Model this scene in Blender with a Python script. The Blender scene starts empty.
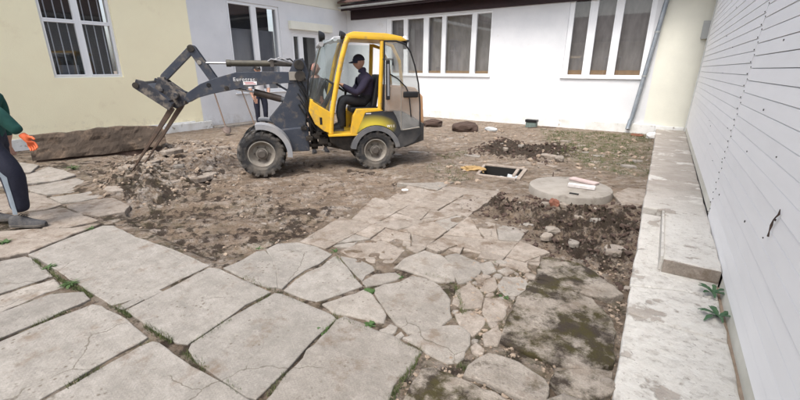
import bpy, bmesh, math, random
import numpy as np
from mathutils import Vector, Matrix, noise as mn
from mathutils.geometry import tessellate_polygon
random.seed(7); rng = np.random.default_rng(7)
SC = bpy.context.scene
COL = SC.collection
# ------------------------------------------------------------------ camera
F = 400.3; YAW, PIT, ROL = [math.radians(a) for a in (-32.41, 18.166, 0.109)]; H = 1.70
_f = np.array([math.sin(YAW)*math.cos(PIT), math.cos(YAW)*math.cos(PIT), -math.sin(PIT)])
_r = np.array([math.cos(YAW), -math.sin(YAW), 0.]); _u = np.cross(_r, _f)
CR = math.cos(ROL)*_r + math.sin(ROL)*_u; CU = -math.sin(ROL)*_r + math.cos(ROL)*_u
cam = bpy.data.cameras.new('camera'); camo = bpy.data.objects.new('camera', cam); COL.objects.link(camo)
cam.sensor_width = 36; cam.lens = F/800*36; cam.clip_start = .05; cam.clip_end = 2000
m = Matrix(((CR[0], CU[0], -_f[0], 0), (CR[1], CU[1], -_f[1], 0), (CR[2], CU[2], -_f[2], H), (0, 0, 0, 1)))
camo.matrix_world = m; SC.camera = camo
# ------------------------------------------------------------------ world + sun
SUN_EL, SUN_AZ = math.radians(60), math.radians(180)   # azimuth clockwise from +Y
w = bpy.data.worlds.new('World'); SC.world = w; w.use_nodes = True
nt = w.node_tree; bg = nt.nodes['Background']
sky = nt.nodes.new('ShaderNodeTexSky'); sky.sky_type = 'NISHITA'; sky.sun_disc = False
sky.sun_elevation = SUN_EL; sky.sun_rotation = SUN_AZ; sky.dust_density = 4.0; sky.air_density = 1.0; sky.ozone_density = 0.6
bw = nt.nodes.new('ShaderNodeRGBToBW'); mxs = nt.nodes.new('ShaderNodeMix'); mxs.data_type = 'RGBA'; mxs.inputs[0].default_value = .52   # thin even cloud greys the sky
nt.links.new(sky.outputs[0], bw.inputs[0]); nt.links.new(sky.outputs[0], mxs.inputs[6]); nt.links.new(bw.outputs[0], mxs.inputs[7]); nt.links.new(mxs.outputs[2], bg.inputs[0]); bg.inputs[1].default_value = 0.15
sl = bpy.data.lights.new('sun', 'SUN'); sl.energy = 1.0; sl.angle = math.radians(20); sl.color = (1, .97, .93)
so = bpy.data.objects.new('sun', sl); COL.objects.link(so)
sd = Vector((math.sin(SUN_AZ)*math.cos(SUN_EL), math.cos(SUN_AZ)*math.cos(SUN_EL), math.sin(SUN_EL)))
so.rotation_euler = sd.to_track_quat('Z', 'Y').to_euler(); so.location = (0, 0, 20)
SC.view_settings.view_transform = 'Standard'; SC.view_settings.look = 'None'
SC.view_settings.exposure = 1.25; SC.view_settings.gamma = 1; SC.view_settings.use_curve_mapping = False

# ------------------------------------------------------------------ surveying helpers (sight lines of the surveyed viewpoint)
def ray(x, y): return (_f*F + CR*(x-400) - CU*(y-200))/F
def gz(x, y, z=0.):
    d = ray(x, y); p = np.array([0, 0, H]) + d*((z-H)/d[2]); return (float(p[0]), float(p[1]))
def on_plane(x, y, P0, th, off=0.):
    "hit of the sight line with the vertical plane through P0 along angle th, moved off metres outward; returns (along, height)"
    u = np.array([math.cos(th), math.sin(th), 0]); n = np.array([math.sin(th), -math.cos(th), 0])
    P = np.array([P0[0], P0[1], 0]) + n*off; d = ray(x, y)
    t = ((P-[0, 0, H])@n)/(d@n); p = np.array([0, 0, H]) + d*t
    return float((p-P)@u), float(p[2])

# ------------------------------------------------------------------ materials
def lin(c):
    return tuple(((v/255)/12.92 if v/255 <= .04045 else ((v/255+.055)/1.055)**2.4) for v in c)
def new_mat(name):
    m = bpy.data.materials.new(name); m.use_nodes = True
    return m, m.node_tree, m.node_tree.nodes['Principled BSDF']
def N(nt, t, **k):
    n = nt.nodes.new(t)
    for a, b in k.items():
        if a.startswith('i_'): n.inputs[a[2:].replace('_', ' ')].default_value = b
        else: setattr(n, a, b)
    return n
def coords(nt, world, scale=(1, 1, 1)):
    mp = N(nt, 'ShaderNodeMapping'); mp.inputs['Scale'].default_value = scale
    if world: g = N(nt, 'ShaderNodeNewGeometry'); nt.links.new(g.outputs['Position'], mp.inputs[0])
    else: g = N(nt, 'ShaderNodeTexCoord'); nt.links.new(g.outputs['Object'], mp.inputs[0])
    return mp.outputs[0]
def noise_fac(nt, vec, scale, lo=.4, hi=.6, detail=6, rough=.6):
    n = N(nt, 'ShaderNodeTexNoise'); n.inputs['Scale'].default_value = scale; n.inputs['Detail'].default_value = detail; n.inputs['Roughness'].default_value = rough
    nt.links.new(vec, n.inputs['Vector'])
    r = N(nt, 'ShaderNodeMapRange'); r.inputs['From Min'].default_value = lo; r.inputs['From Max'].default_value = hi
    nt.links.new(n.outputs['Fac'], r.inputs['Value']); return r.outputs[0]
def mix(nt, fac, a, b):
    x = N(nt, 'ShaderNodeMix', data_type='RGBA')
    if isinstance(fac, (int, float)): x.inputs[0].default_value = fac
    else: nt.links.new(fac, x.inputs[0])
    for i, v in ((6, a), (7, b)):
        if isinstance(v, tuple): x.inputs[i].default_value = (*v[:3], 1)
        else: nt.links.new(v, x.inputs[i])
    return x.outputs[2]
def math_n(nt, op, a, b=None):
    x = N(nt, 'ShaderNodeMath', operation=op)
    for i, v in ((0, a), (1, b)):
        if v is None: continue
        if isinstance(v, (int, float)): x.inputs[i].default_value = v
        else: nt.links.new(v, x.inputs[i])
    return x.outputs[0]
def bump(nt, bs, h, strength, dist):
    b = N(nt, 'ShaderNodeBump'); b.inputs['Strength'].default_value = strength; b.inputs['Distance'].default_value = dist
    nt.links.new(h, b.inputs['Height']); nt.links.new(b.outputs[0], bs.inputs['Normal'])
def simple(name, c, c2=None, scale=8, lo=.35, hi=.7, rough=.6, metal=0., bmp=0., bscale=60, world=False, stretch=(1, 1, 1), c3=None, s3=30, lo3=.6, hi3=.75, spec=.4, rnd=0.):
    m, nt, bs = new_mat(name)
    v = coords(nt, world, stretch); col = c
    if c2: col = mix(nt, noise_fac(nt, v, scale, lo, hi), c, c2)
    if c3: col = mix(nt, noise_fac(nt, v, s3, lo3, hi3), col, c3)
    if rnd:
        oi = N(nt, 'ShaderNodeObjectInfo'); hs = N(nt, 'ShaderNodeHueSaturation')
        r = N(nt, 'ShaderNodeMapRange'); r.inputs['To Min'].default_value = 1-rnd; r.inputs['To Max'].default_value = 1+rnd
        nt.links.new(oi.outputs['Random'], r.inputs[0]); nt.links.new(r.outputs[0], hs.inputs['Value'])
        if isinstance(col, tuple): hs.inputs['Color'].default_value = (*col, 1)
        else: nt.links.new(col, hs.inputs['Color'])
        col = hs.outputs[0]
    if isinstance(col, tuple): bs.inputs['Base Color'].default_value = (*col, 1)
    else: nt.links.new(col, bs.inputs['Base Color'])
    bs.inputs['Roughness'].default_value = rough; bs.inputs['Metallic'].default_value = metal; bs.inputs['Specular IOR Level'].default_value = spec
    if bmp: bump(nt, bs, noise_fac(nt, v, bscale, 0, 1, 8, .7), .8, bmp)
    return m
def splash(mt, h=.75, amt=.55):
    nt = mt.node_tree; bs = nt.nodes['Principled BSDF']; L = bs.inputs['Base Color'].links[0].from_socket; v = coords(nt, True)
    sp = N(nt, 'ShaderNodeSeparateXYZ'); nt.links.new(v, sp.inputs[0]); r = N(nt, 'ShaderNodeMapRange'); r.inputs['From Min'].default_value = h; r.inputs['From Max'].default_value = .1; r.inputs['To Min'].default_value = 0; r.inputs['To Max'].default_value = .5
    nt.links.new(sp.outputs[2], r.inputs[0]); f = math_n(nt, 'ADD', r.outputs[0], math_n(nt, 'SUBTRACT', noise_fac(nt, v, 5, .25, .75, 9, .75), .5)); g = N(nt, 'ShaderNodeMapRange'); g.inputs['From Min'].default_value = .30; g.inputs['From Max'].default_value = .75; nt.links.new(f, g.inputs[0])
    f2 = math_n(nt, 'MULTIPLY', g.outputs[0], r.outputs[0]); col = mix(nt, math_n(nt, 'MULTIPLY', f2, amt*2), L, (.30, .25, .19)); nt.links.new(col, bs.inputs['Base Color'])
def glass(name, tint=(.9, .95, .95), dust=0., dustc=(.6, .6, .58), rough=.02, ior=1.5, clear=1.):
    m, nt, bs = new_mat(name); out = nt.nodes['Material Output']
    tr = N(nt, 'ShaderNodeBsdfTransparent'); tr.inputs[0].default_value = (*[t*clear for t in tint], 1)
    gl = N(nt, 'ShaderNodeBsdfGlossy'); gl.inputs['Roughness'].default_value = rough
    fr = N(nt, 'ShaderNodeFresnel'); fr.inputs[0].default_value = ior
    g = N(nt, 'ShaderNodeNewGeometry'); 
    inv = math_n(nt, 'SUBTRACT', 1., g.outputs['Backfacing'])
    mx = N(nt, 'ShaderNodeMixShader'); nt.links.new(math_n(nt, 'MULTIPLY', fr.outputs[0], inv), mx.inputs[0]); nt.links.new(tr.outputs[0], mx.inputs[1]); nt.links.new(gl.outputs[0], mx.inputs[2])
    last = mx.outputs[0]
    if dust:
        df = N(nt, 'ShaderNodeBsdfDiffuse'); df.inputs[0].default_value = (*dustc, 1)
        f = noise_fac(nt, coords(nt, False), 3, .2, .8); f = math_n(nt, 'MULTIPLY', f, dust*1.6)
        m2 = N(nt, 'ShaderNodeMixShader'); nt.links.new(f, m2.inputs[0]); nt.links.new(last, m2.inputs[1]); nt.links.new(df.outputs[0], m2.inputs[2]); last = m2.outputs[0]
    nt.links.new(last, out.inputs[0]); return m

MT = {}
MT['yellow_plaster'] = simple('yellow_plaster', (.95, .88, .62), (.92, .84, .59), 1.3, rough=.9, bmp=.006, bscale=35, world=True, c3=(.80, .70, .48), s3=2.2, lo3=.60, hi3=.85)
MT['white_plaster'] = simple('white_plaster', (.72, .725, .735), (.64, .65, .665), 1.3, rough=.9, bmp=.005, bscale=30, world=True, c3=(.60, .59, .55), s3=3.5, lo3=.62, hi3=.85)
splash(MT['yellow_plaster']); splash(MT['white_plaster'], .6, .4)
MT['cream_plaster'] = simple('cream_plaster', (.76, .75, .65), (.70, .69, .60), 1.6, rough=.9, bmp=.005, bscale=30, world=True)
MT['plinth_white'] = simple('plinth_white', (.74, .74, .72), (.55, .54, .49), 3, .45, .75, rough=.9, bmp=.01, bscale=25, world=True, c3=(.25, .22, .17), s3=7, lo3=.62, hi3=.72)
MT['pvc'] = simple('white_pvc', (.82, .83, .84), rough=.35)
MT['pvc_old'] = simple('white_pvc_dusty', (.72, .73, .72), (.62, .62, .6), 9, rough=.5)
MT['dark_eave'] = simple('maroon_eave_board', (.035, .014, .017), (.022, .010, .012), 6, rough=.55)
MT['gutter'] = simple('galvanised_gutter', (.42, .43, .42), (.30, .31, .31), 5, rough=.45, metal=.3)
MT['pipe'] = simple('grey_downpipe', (.21, .24, .27), (.32, .34, .36), 7, rough=.4, metal=.35)
MT['pane'] = glass('window_glass', tint=(.82, .84, .86), ior=1.75)
MT['curtain_brown'] = simple('drawn_curtain_brown', (.29, .265, .245), (.20, .182, .168), 2.2, rough=.9, stretch=(3, 3, 1))  # reflection of the beige house, put into the backing colour
MT['curtain_grey'] = simple('grey_blind', (.17, .175, .19), (.14, .145, .16), 2, rough=.9)  # grey reflection painted behind the tall window; also the left window's curtain
MT['room_dark'] = simple('unlit_room', (.030, .032, .038), (.05, .048, .046), 2, rough=.9)
MT['room_dark'] = MT['room_dark']
MT['wood_sill'] = simple('orange_wood_sill', (.30, .19, .10), (.22, .14, .08), 8, rough=.6)
MT['bars'] = simple('pale_window_bars', (.45, .47, .50), rough=.5)
MT['roof'] = simple('brown_roof_sheet', (.12, .07, .06), (.08, .05, .045), 5, rough=.6)
MT['siding'] = simple('white_painted_board', (.87, .87, .87), (.83, .83, .83), 2.0, rough=.55, bmp=.0015, bscale=40, stretch=(6, 1, 6), c3=(.45, .44, .40), s3=26, lo3=.74, hi3=.80, rnd=.02)
MT['siding_low'] = simple('yellowed_painted_board', (.66, .65, .58), (.52, .51, .44), 2.5, rough=.6, bmp=.002, bscale=40, c3=(.22, .22, .14), s3=9, lo3=.64, hi3=.76)
MT['joint_dark'] = simple('weathered_backing', (.30, .295, .29), rough=.9)
MT['rubber'] = simple('dusty_rubber', (.028, .028, .029), (.125, .11, .092), 5, .40, .66, rough=.85, bmp=.004, bscale=50)
MT['rim'] = simple('dusty_beige_rim', (.30, .28, .24), (.19, .165, .14), 6, rough=.6, bmp=.002)
MT['hub'] = simple('dirty_hub', (.13, .115, .10), (.07, .06, .05), 9, rough=.6, metal=.3)
MT['steel_blue'] = simple('blue_grey_machine_paint', (.036, .043, .060), (.055, .062, .078), 5, rough=.42, bmp=.001, c3=(.17, .145, .115), s3=8, lo3=.52, hi3=.76)
MT['fender'] = simple('dusty_grey_fender', (.26, .27, .29), (.33, .32, .31), 5, rough=.5, c3=(.17, .14, .11), s3=8, lo3=.6, hi3=.8)
MT['fender_dark'] = simple('dark_grey_fender', (.10, .105, .115), (.17, .165, .16), 5, rough=.5)
MT['yellow'] = simple('yellow_machine_paint', (.72, .42, .022), (.60, .36, .035), 5, .4, .68, rough=.42, c3=(.34, .24, .11), s3=7, lo3=.53, hi3=.74, spec=.5)
MT['dark_panel'] = simple('charcoal_panel', (.040, .042, .046), (.085, .08, .075), 5, rough=.45)
MT['black'] = simple('black_plastic', (.012, .012, .013), rough=.4)
MT['grease'] = simple('greasy_black_steel', (.018, .017, .016), (.06, .05, .04), 9, rough=.5, metal=.3)
MT['cylinder'] = simple('olive_dirty_cylinder', (.085, .075, .052), (.05, .045, .035), 10, rough=.5)
MT['cylinder_dark'] = simple('dark_brown_cylinder', (.035, .026, .02), (.07, .05, .04), 10, rough=.45)
MT['chrome'] = simple('chrome_rod', (.50, .50, .50), rough=.25, metal=1)
MT['rust'] = simple('rusty_fork_steel', (.13, .085, .06), (.075, .055, .045), 12, rough=.75, bmp=.003)
MT['muddy_steel'] = simple('muddy_hitch_steel', (.032, .034, .042), (.17, .145, .12), 8, .46, .60, rough=.65, bmp=.008, bscale=25)
MT['cab_glass'] = glass('cab_glass', tint=(.70, .76, .75), dust=.05, ior=1.6)
MT['door_glass'] = glass('dusty_door_glass', tint=(.82, .84, .84), dust=.20, dustc=(.62, .60, .57), ior=1.6)
MT['door_tan'] = simple('dusty_tan_cover', (.66, .36, .17), (.60, .35, .20), 3, rough=.5, c3=(.40, .34, .28), s3=5, lo3=.6, hi3=.8)
MT['lamp_lens'] = simple('lamp_lens', (.25, .26, .27), rough=.1)
MT['white_metal'] = simple('white_roof_front', (.48, .49, .50), rough=.4)
MT['letter'] = simple('worn_silver_lettering', (.55, .55, .55), rough=.5)
MT['sticker'] = simple('white_sticker', (.75, .74, .74), rough=.5)
MT['red'] = simple('red_print', (.45, .06, .06), rough=.5)
MT['fade'] = None
MT['skin'] = simple('skin', (.50, .29, .21), (.42, .23, .16), 20, rough=.5)
MT['skin_red'] = simple('ruddy_skin', (.46, .22, .17), (.40, .18, .13), 20, rough=.5)
MT['hair'] = simple('dark_hair', (.02, .016, .013), rough=.6)
MT['eye'] = simple('eye_dark', (.03, .02, .02), rough=.3)
MT['navy'] = simple('navy_jacket_cloth', (.022, .018, .040), (.035, .028, .055), 9, rough=.85, bmp=.01, bscale=9)
MT['black_cloth'] = simple('black_cloth', (.014, .014, .018), (.028, .027, .03), 8, rough=.9, bmp=.012, bscale=8)
MT['navy_trouser'] = simple('navy_trousers_cloth', (.013, .015, .030), (.026, .028, .045), 7, rough=.88, bmp=.02, bscale=7)
MT['stripe'] = simple('grey_stripe_cloth', (.26, .31, .36), (.20, .24, .28), 12, rough=.85)
MT['green_cloth'] = simple('dark_green_sleeve', (.012, .075, .060), (.008, .05, .042), 8, rough=.85, bmp=.014, bscale=9)
MT['glove'] = simple('orange_work_glove', (.70, .15, .05), (.58, .12, .05), 20, rough=.75, bmp=.004)
MT['shoe'] = simple('grey_shoe_mesh', (.045, .045, .05), (.09, .086, .082), 30, rough=.85, bmp=.004)
MT['sole'] = simple('dark_sole', (.07, .065, .06), (.14, .125, .11), 12, rough=.85)
MT['white_cloth'] = simple('white_tee_cloth', (.62, .62, .63), (.5, .5, .52), 8, rough=.9)
MT['grey_cloth'] = simple('dark_grey_jacket', (.05, .052, .058), (.03, .03, .035), 8, rough=.9)
MT['wood_shaft'] = simple('brown_wood_shaft', (.16, .10, .07), (.10, .07, .05), 20, rough=.7)
MT['blade'] = simple('rusty_shovel_blade', (.12, .085, .07), (.2, .16, .14), 14, rough=.6, metal=.3)
MT['plastic_clear'] = simple('crumpled_clear_plastic', (.46, .48, .49), (.48, .50, .50), 18, rough=.3)
MT['paper'] = simple('white_paper', (.72, .71, .69), rough=.8)
MT['plank_white'] = simple('white_painted_plank', (.68, .66, .65), (.50, .46, .44), 14, rough=.8, bmp=.003)
MT['plank_pink'] = simple('pinkish_plank', (.52, .42, .40), (.42, .33, .31), 12, rough=.8, bmp=.003)
MT['brick_red'] = simple('broken_red_brick', (.25, .10, .065), (.17, .075, .05), 20, rough=.9, bmp=.006)
MT['yellow_dirt'] = simple('yellow_insulation_foam', (.48, .31, .12), (.36, .25, .13), 18, rough=.9, bmp=.02, bscale=30)
MT['pitframe'] = simple('pinkish_concrete_frame', (.36, .305, .26), (.24, .195, .155), 9, rough=.9, bmp=.006)
MT['hole'] = simple('damp_pit_wall', (.012, .011, .010), rough=.8)  # near-black: the darkness of a hole is put into the colour
MT['disc'] = simple('cast_concrete_lid', (.31, .285, .25), (.24, .215, .185), 5, rough=.9, bmp=.006, bscale=40, c3=(.16, .135, .11), s3=6, lo3=.58, hi3=.72)
MT['clod'] = simple('dark_brown_clod', (.085, .055, .043), (.055, .038, .03), 12, rough=.95, bmp=.015, bscale=20)
MT['rawslab'] = simple('earth_caked_slab', (.088, .065, .048), (.048, .036, .027), 3, rough=.95, bmp=.03, bscale=12, world=True, c3=(.16, .115, .082), s3=3.3, lo3=.52, hi3=.66)
MT['rock'] = simple('pale_rubble_stone', (.36, .32, .275), (.25, .21, .17), 8, rough=.95, bmp=.012, bscale=25, rnd=.15)
MT['leaf'] = simple('weed_leaf', (.04, .085, .022), (.07, .12, .035), 14, rough=.6)
MT['leaf_dark'] = simple('dark_weed_leaf', (.035, .085, .038), (.06, .12, .055), 14, rough=.5)
MT['grass'] = simple('short_grass', (.055, .08, .025), (.11, .12, .045), 3, rough=.8, world=True)
MT['mossy'] = simple('yellow_moss', (.12, .11, .02), (.07, .07, .015), 12, rough=.95)

def slab_mat(name, c1, c2, dirt, moss, pits, dirtlo=.60, mosslo=.55):
    m, nt, bs = new_mat(name); v = coords(nt, True)
    col = mix(nt, noise_fac(nt, v, 2.3, .36, .64, 7, .7), c1, c2)
    col = mix(nt, math_n(nt, 'MULTIPLY', noise_fac(nt, v, 7, .42, .64, 9, .74), .75), col, tuple(k*.74 for k in c2))
    col = mix(nt, math_n(nt, 'MULTIPLY', noise_fac(nt, v, 13, .52, .70, 8, .7), .45), col, tuple(min(1, k*1.22) for k in c1))
    col = mix(nt, math_n(nt, 'MULTIPLY', noise_fac(nt, v, 95, .40, .72, 4, .7), .50), col, tuple(k*.50 for k in c2))
    if pits:
        vo = N(nt, 'ShaderNodeTexVoronoi'); vo.inputs['Scale'].default_value = 21; nt.links.new(v, vo.inputs['Vector'])
        rr = N(nt, 'ShaderNodeMapRange'); rr.inputs['From Min'].default_value = .10; rr.inputs['From Max'].default_value = .25; rr.inputs['To Min'].default_value = 1; rr.inputs['To Max'].default_value = 0
        nt.links.new(math_n(nt, 'ADD', vo.outputs['Distance'], math_n(nt, 'MULTIPLY', math_n(nt, 'SUBTRACT', noise_fac(nt, v, 45, .3, .7), .5), .15)), rr.inputs[0])
        f = math_n(nt, 'MULTIPLY', rr.outputs[0], noise_fac(nt, v, 3.1, .46, .60)); f = math_n(nt, 'MULTIPLY', f, pits)
        col = mix(nt, f, col, (.13, .108, .085))
    if dirt:
        col = mix(nt, math_n(nt, 'MULTIPLY', noise_fac(nt, v, 4.2, dirtlo, dirtlo+.13, 9, .70), dirt), col, (.17, .130, .098))
    if not moss:   # hairline cracks, here and there
        vc = N(nt, 'ShaderNodeTexVoronoi', feature='DISTANCE_TO_EDGE'); vc.inputs['Scale'].default_value = 1.15
        wv = N(nt, 'ShaderNodeVectorMath', operation='ADD'); nz = N(nt, 'ShaderNodeTexNoise'); nz.inputs['Scale'].default_value = 4; nz.inputs['Detail'].default_value = 8; nt.links.new(v, nz.inputs['Vector'])
        ms = N(nt, 'ShaderNodeVectorMath', operation='SCALE'); ms.inputs['Scale'].default_value = .22; nt.links.new(nz.outputs['Color'], ms.inputs[0]); nt.links.new(v, wv.inputs[0]); nt.links.new(ms.outputs[0], wv.inputs[1]); nt.links.new(wv.outputs[0], vc.inputs['Vector'])
        rc = N(nt, 'ShaderNodeMapRange'); rc.inputs['From Min'].default_value = .0015; rc.inputs['From Max'].default_value = .006; rc.inputs['To Min'].default_value = 1; rc.inputs['To Max'].default_value = 0; nt.links.new(vc.outputs['Distance'], rc.inputs[0])
        col = mix(nt, math_n(nt, 'MULTIPLY', math_n(nt, 'MULTIPLY', rc.outputs[0], noise_fac(nt, v, 1.6, .50, .56, 2)), .75), col, (.10, .085, .065))
    if moss:
        f = math_n(nt, 'MULTIPLY', noise_fac(nt, v, 2.6, mosslo, mosslo+.10, 10, .72), moss)
        col = mix(nt, f, col, mix(nt, noise_fac(nt, v, 6, .42, .58, 7, .7), (.048, .040, .013), (.038, .029, .022)))
        col = mix(nt, math_n(nt, 'MULTIPLY', noise_fac(nt, v, 8, .56, .64, 9, .75), moss*.8), col, (.085, .068, .052))
    oi = N(nt, 'ShaderNodeObjectInfo'); hs = N(nt, 'ShaderNodeHueSaturation')
    r = N(nt, 'ShaderNodeMapRange'); r.inputs['To Min'].default_value = .88; r.inputs['To Max'].default_value = 1.08
    nt.links.new(oi.outputs['Random'], r.inputs[0]); nt.links.new(r.outputs[0], hs.inputs['Value']); nt.links.new(col, hs.inputs['Color'])
    nt.links.new(hs.outputs[0], bs.inputs['Base Color']); bs.inputs['Roughness'].default_value = .92; bs.inputs['Specular IOR Level'].default_value = .2
    h = math_n(nt, 'ADD', noise_fac(nt, v, 6, 0, 1, 10, .68), math_n(nt, 'MULTIPLY', noise_fac(nt, v, 45, 0, 1, 6, .7), .18))
    bump(nt, bs, h, 1.0, .018 if not moss else .035); return m
MT['slab'] = slab_mat('pale_concrete_slab', (.335, .310, .278), (.268, .247, .218), .85, 0, .9, .56)
MT['slab_worn'] = slab_mat('worn_pitted_slab', (.350, .320, .283), (.275, .248, .215), .8, .0, .85, .54)
MT['slab_dirty'] = slab_mat('earth_stained_slab', (.37, .325, .28), (.285, .242, .20), .95, .0, .6, .50)
MT['slab_mossy'] = slab_mat('mossy_slab', (.40, .355, .305), (.29, .25, .205), .6, .97, .6, .52, .44)
MT['slab_mossy2'] = slab_mat('part_mossy_slab', (.38, .34, .295), (.28, .245, .205), .8, .85, .8, .53, .53)

def kerb_mat():
    m, nt, bs = new_mat('flaking_limewash_concrete'); v = coords(nt, True, (1.0, 1.1, 1))
    f1 = noise_fac(nt, v, 2.3, .565, .60, 9, .64); f2 = noise_fac(nt, v, 11, .53, .70, 9, .72)
    col = mix(nt, noise_fac(nt, v, 14, .3, .7), (.66, .64, .59), (.58, .55, .50))
    g = mix(nt, noise_fac(nt, v, 5, .4, .6), (.30, .26, .22), (.38, .335, .29))
    f = math_n(nt, 'MAXIMUM', math_n(nt, 'MULTIPLY', f1, .85), math_n(nt, 'MULTIPLY', f2, .6)); f = math_n(nt, 'MINIMUM', f, 1.)
    # the far, most trodden block has lost most of its limewash
    sp = N(nt, 'ShaderNodeSeparateXYZ'); g0 = N(nt, 'ShaderNodeNewGeometry'); nt.links.new(g0.outputs['Position'], sp.inputs[0])
    r = N(nt, 'ShaderNodeMapRange'); r.inputs['From Min'].default_value = 4.8; r.inputs['From Max'].default_value = 6.6; nt.links.new(sp.outputs[1], r.inputs[0])
    f3 = math_n(nt, 'MULTIPLY', noise_fac(nt, v, 1.9, .41, .46, 9, .66), r.outputs[0]); f = math_n(nt, 'MAXIMUM', f, math_n(nt, 'MULTIPLY', f3, .85))
    col = mix(nt, f, col, g)
    col = mix(nt, math_n(nt, 'MULTIPLY', noise_fac(nt, v, 40, .62, .70, 4), .6), col, (.16, .13, .10))
    nt.links.new(col, bs.inputs['Base Color']); bs.inputs['Roughness'].default_value = .9
    bump(nt, bs, math_n(nt, 'ADD', math_n(nt, 'MULTIPLY', f, -.3), noise_fac(nt, v, 14, 0, 1, 9, .72)), 1., .025); return m
MT['kerb'] = kerb_mat()

def ground_mat():
    m, nt, bs = new_mat('courtyard_soil'); v = coords(nt, True)
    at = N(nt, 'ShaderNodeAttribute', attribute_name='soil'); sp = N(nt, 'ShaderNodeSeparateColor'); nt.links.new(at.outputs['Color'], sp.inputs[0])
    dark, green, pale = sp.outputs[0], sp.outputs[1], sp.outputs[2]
    n1 = noise_fac(nt, v, 2.2, .35, .65, 9, .65); n2 = noise_fac(nt, v, 22, .3, .72, 9, .75)
    tan = mix(nt, n1, (.385, .292, .212), (.270, .197, .137))
    tan = mix(nt, math_n(nt, 'MULTIPLY', n2, .55), tan, (.17, .125, .092))
    tan = mix(nt, math_n(nt, 'MULTIPLY', pale, noise_fac(nt, v, 9, .42, .58, 8, .7)), tan, (.50, .445, .39))
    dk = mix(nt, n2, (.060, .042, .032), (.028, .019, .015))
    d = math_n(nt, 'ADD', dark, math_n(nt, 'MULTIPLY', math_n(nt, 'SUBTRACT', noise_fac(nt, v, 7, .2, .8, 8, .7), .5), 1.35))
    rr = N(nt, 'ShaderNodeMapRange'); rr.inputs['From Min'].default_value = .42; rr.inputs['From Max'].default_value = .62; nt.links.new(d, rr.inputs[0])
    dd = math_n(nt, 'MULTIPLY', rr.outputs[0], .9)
    mp3 = N(nt, 'ShaderNodeMapping'); mp3.inputs['Rotation'].default_value = (0, 0, math.radians(42.5)); nt.links.new(v, mp3.inputs[0]); mp4 = N(nt, 'ShaderNodeMapping'); mp4.inputs['Scale'].default_value = (1, .22, 1); nt.links.new(mp3.outputs[0], mp4.inputs[0])
    smear = noise_fac(nt, mp4.outputs[0], 9, .42, .62, 8, .68)
    tan = mix(nt, math_n(nt, 'MULTIPLY', smear, .72), tan, (.155, .115, .085))
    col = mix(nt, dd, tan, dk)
    gg = math_n(nt, 'MULTIPLY', green, noise_fac(nt, v, 11, .44, .60, 8, .75))
    col = mix(nt, gg, col, mix(nt, n1, (.085, .105, .035), (.13, .125, .055)))
    nt.links.new(col, bs.inputs['Base Color']); bs.inputs['Roughness'].default_value = .95; bs.inputs['Specular IOR Level'].default_value = .2
    h = math_n(nt, 'ADD', noise_fac(nt, v, 12, 0, 1, 12, .75), math_n(nt, 'MULTIPLY', noise_fac(nt, v, 70, 0, 1, 6, .7), .35))
    bump(nt, bs, h, 1.0, .08); return m
MT['ground'] = ground_mat()

def fade_mat():   # printed decal: yellow glow fading to charcoal above the rear wheel (print on the panel)
    m, nt, bs = new_mat('faded_yellow_print_panel')
    tc = N(nt, 'ShaderNodeTexCoord'); mp = N(nt, 'ShaderNodeMapping'); mp.inputs['Location'].default_value = (-.02, 0, -.80); nt.links.new(tc.outputs['Object'], mp.inputs[0])
    mp2 = N(nt, 'ShaderNodeMapping'); mp2.inputs['Scale'].default_value = (2.6, 0, 5.2); nt.links.new(mp.outputs[0], mp2.inputs[0])
    ln = N(nt, 'ShaderNodeVectorMath', operation='LENGTH'); nt.links.new(mp2.outputs[0], ln.inputs[0])
    r = N(nt, 'ShaderNodeMapRange'); r.inputs['From Min'].default_value = .35; r.inputs['From Max'].default_value = 1.15; r.inputs['To Min'].default_value = 1; r.inputs['To Max'].default_value = 0; nt.links.new(ln.outputs['Value'], r.inputs[0])
    nt.links.new(mix(nt, r.outputs[0], (.03, .032, .036), (.62, .50, .05)), bs.inputs['Base Color']); bs.inputs['Roughness'].default_value = .4; return m
MT['fade'] = fade_mat()

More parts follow.
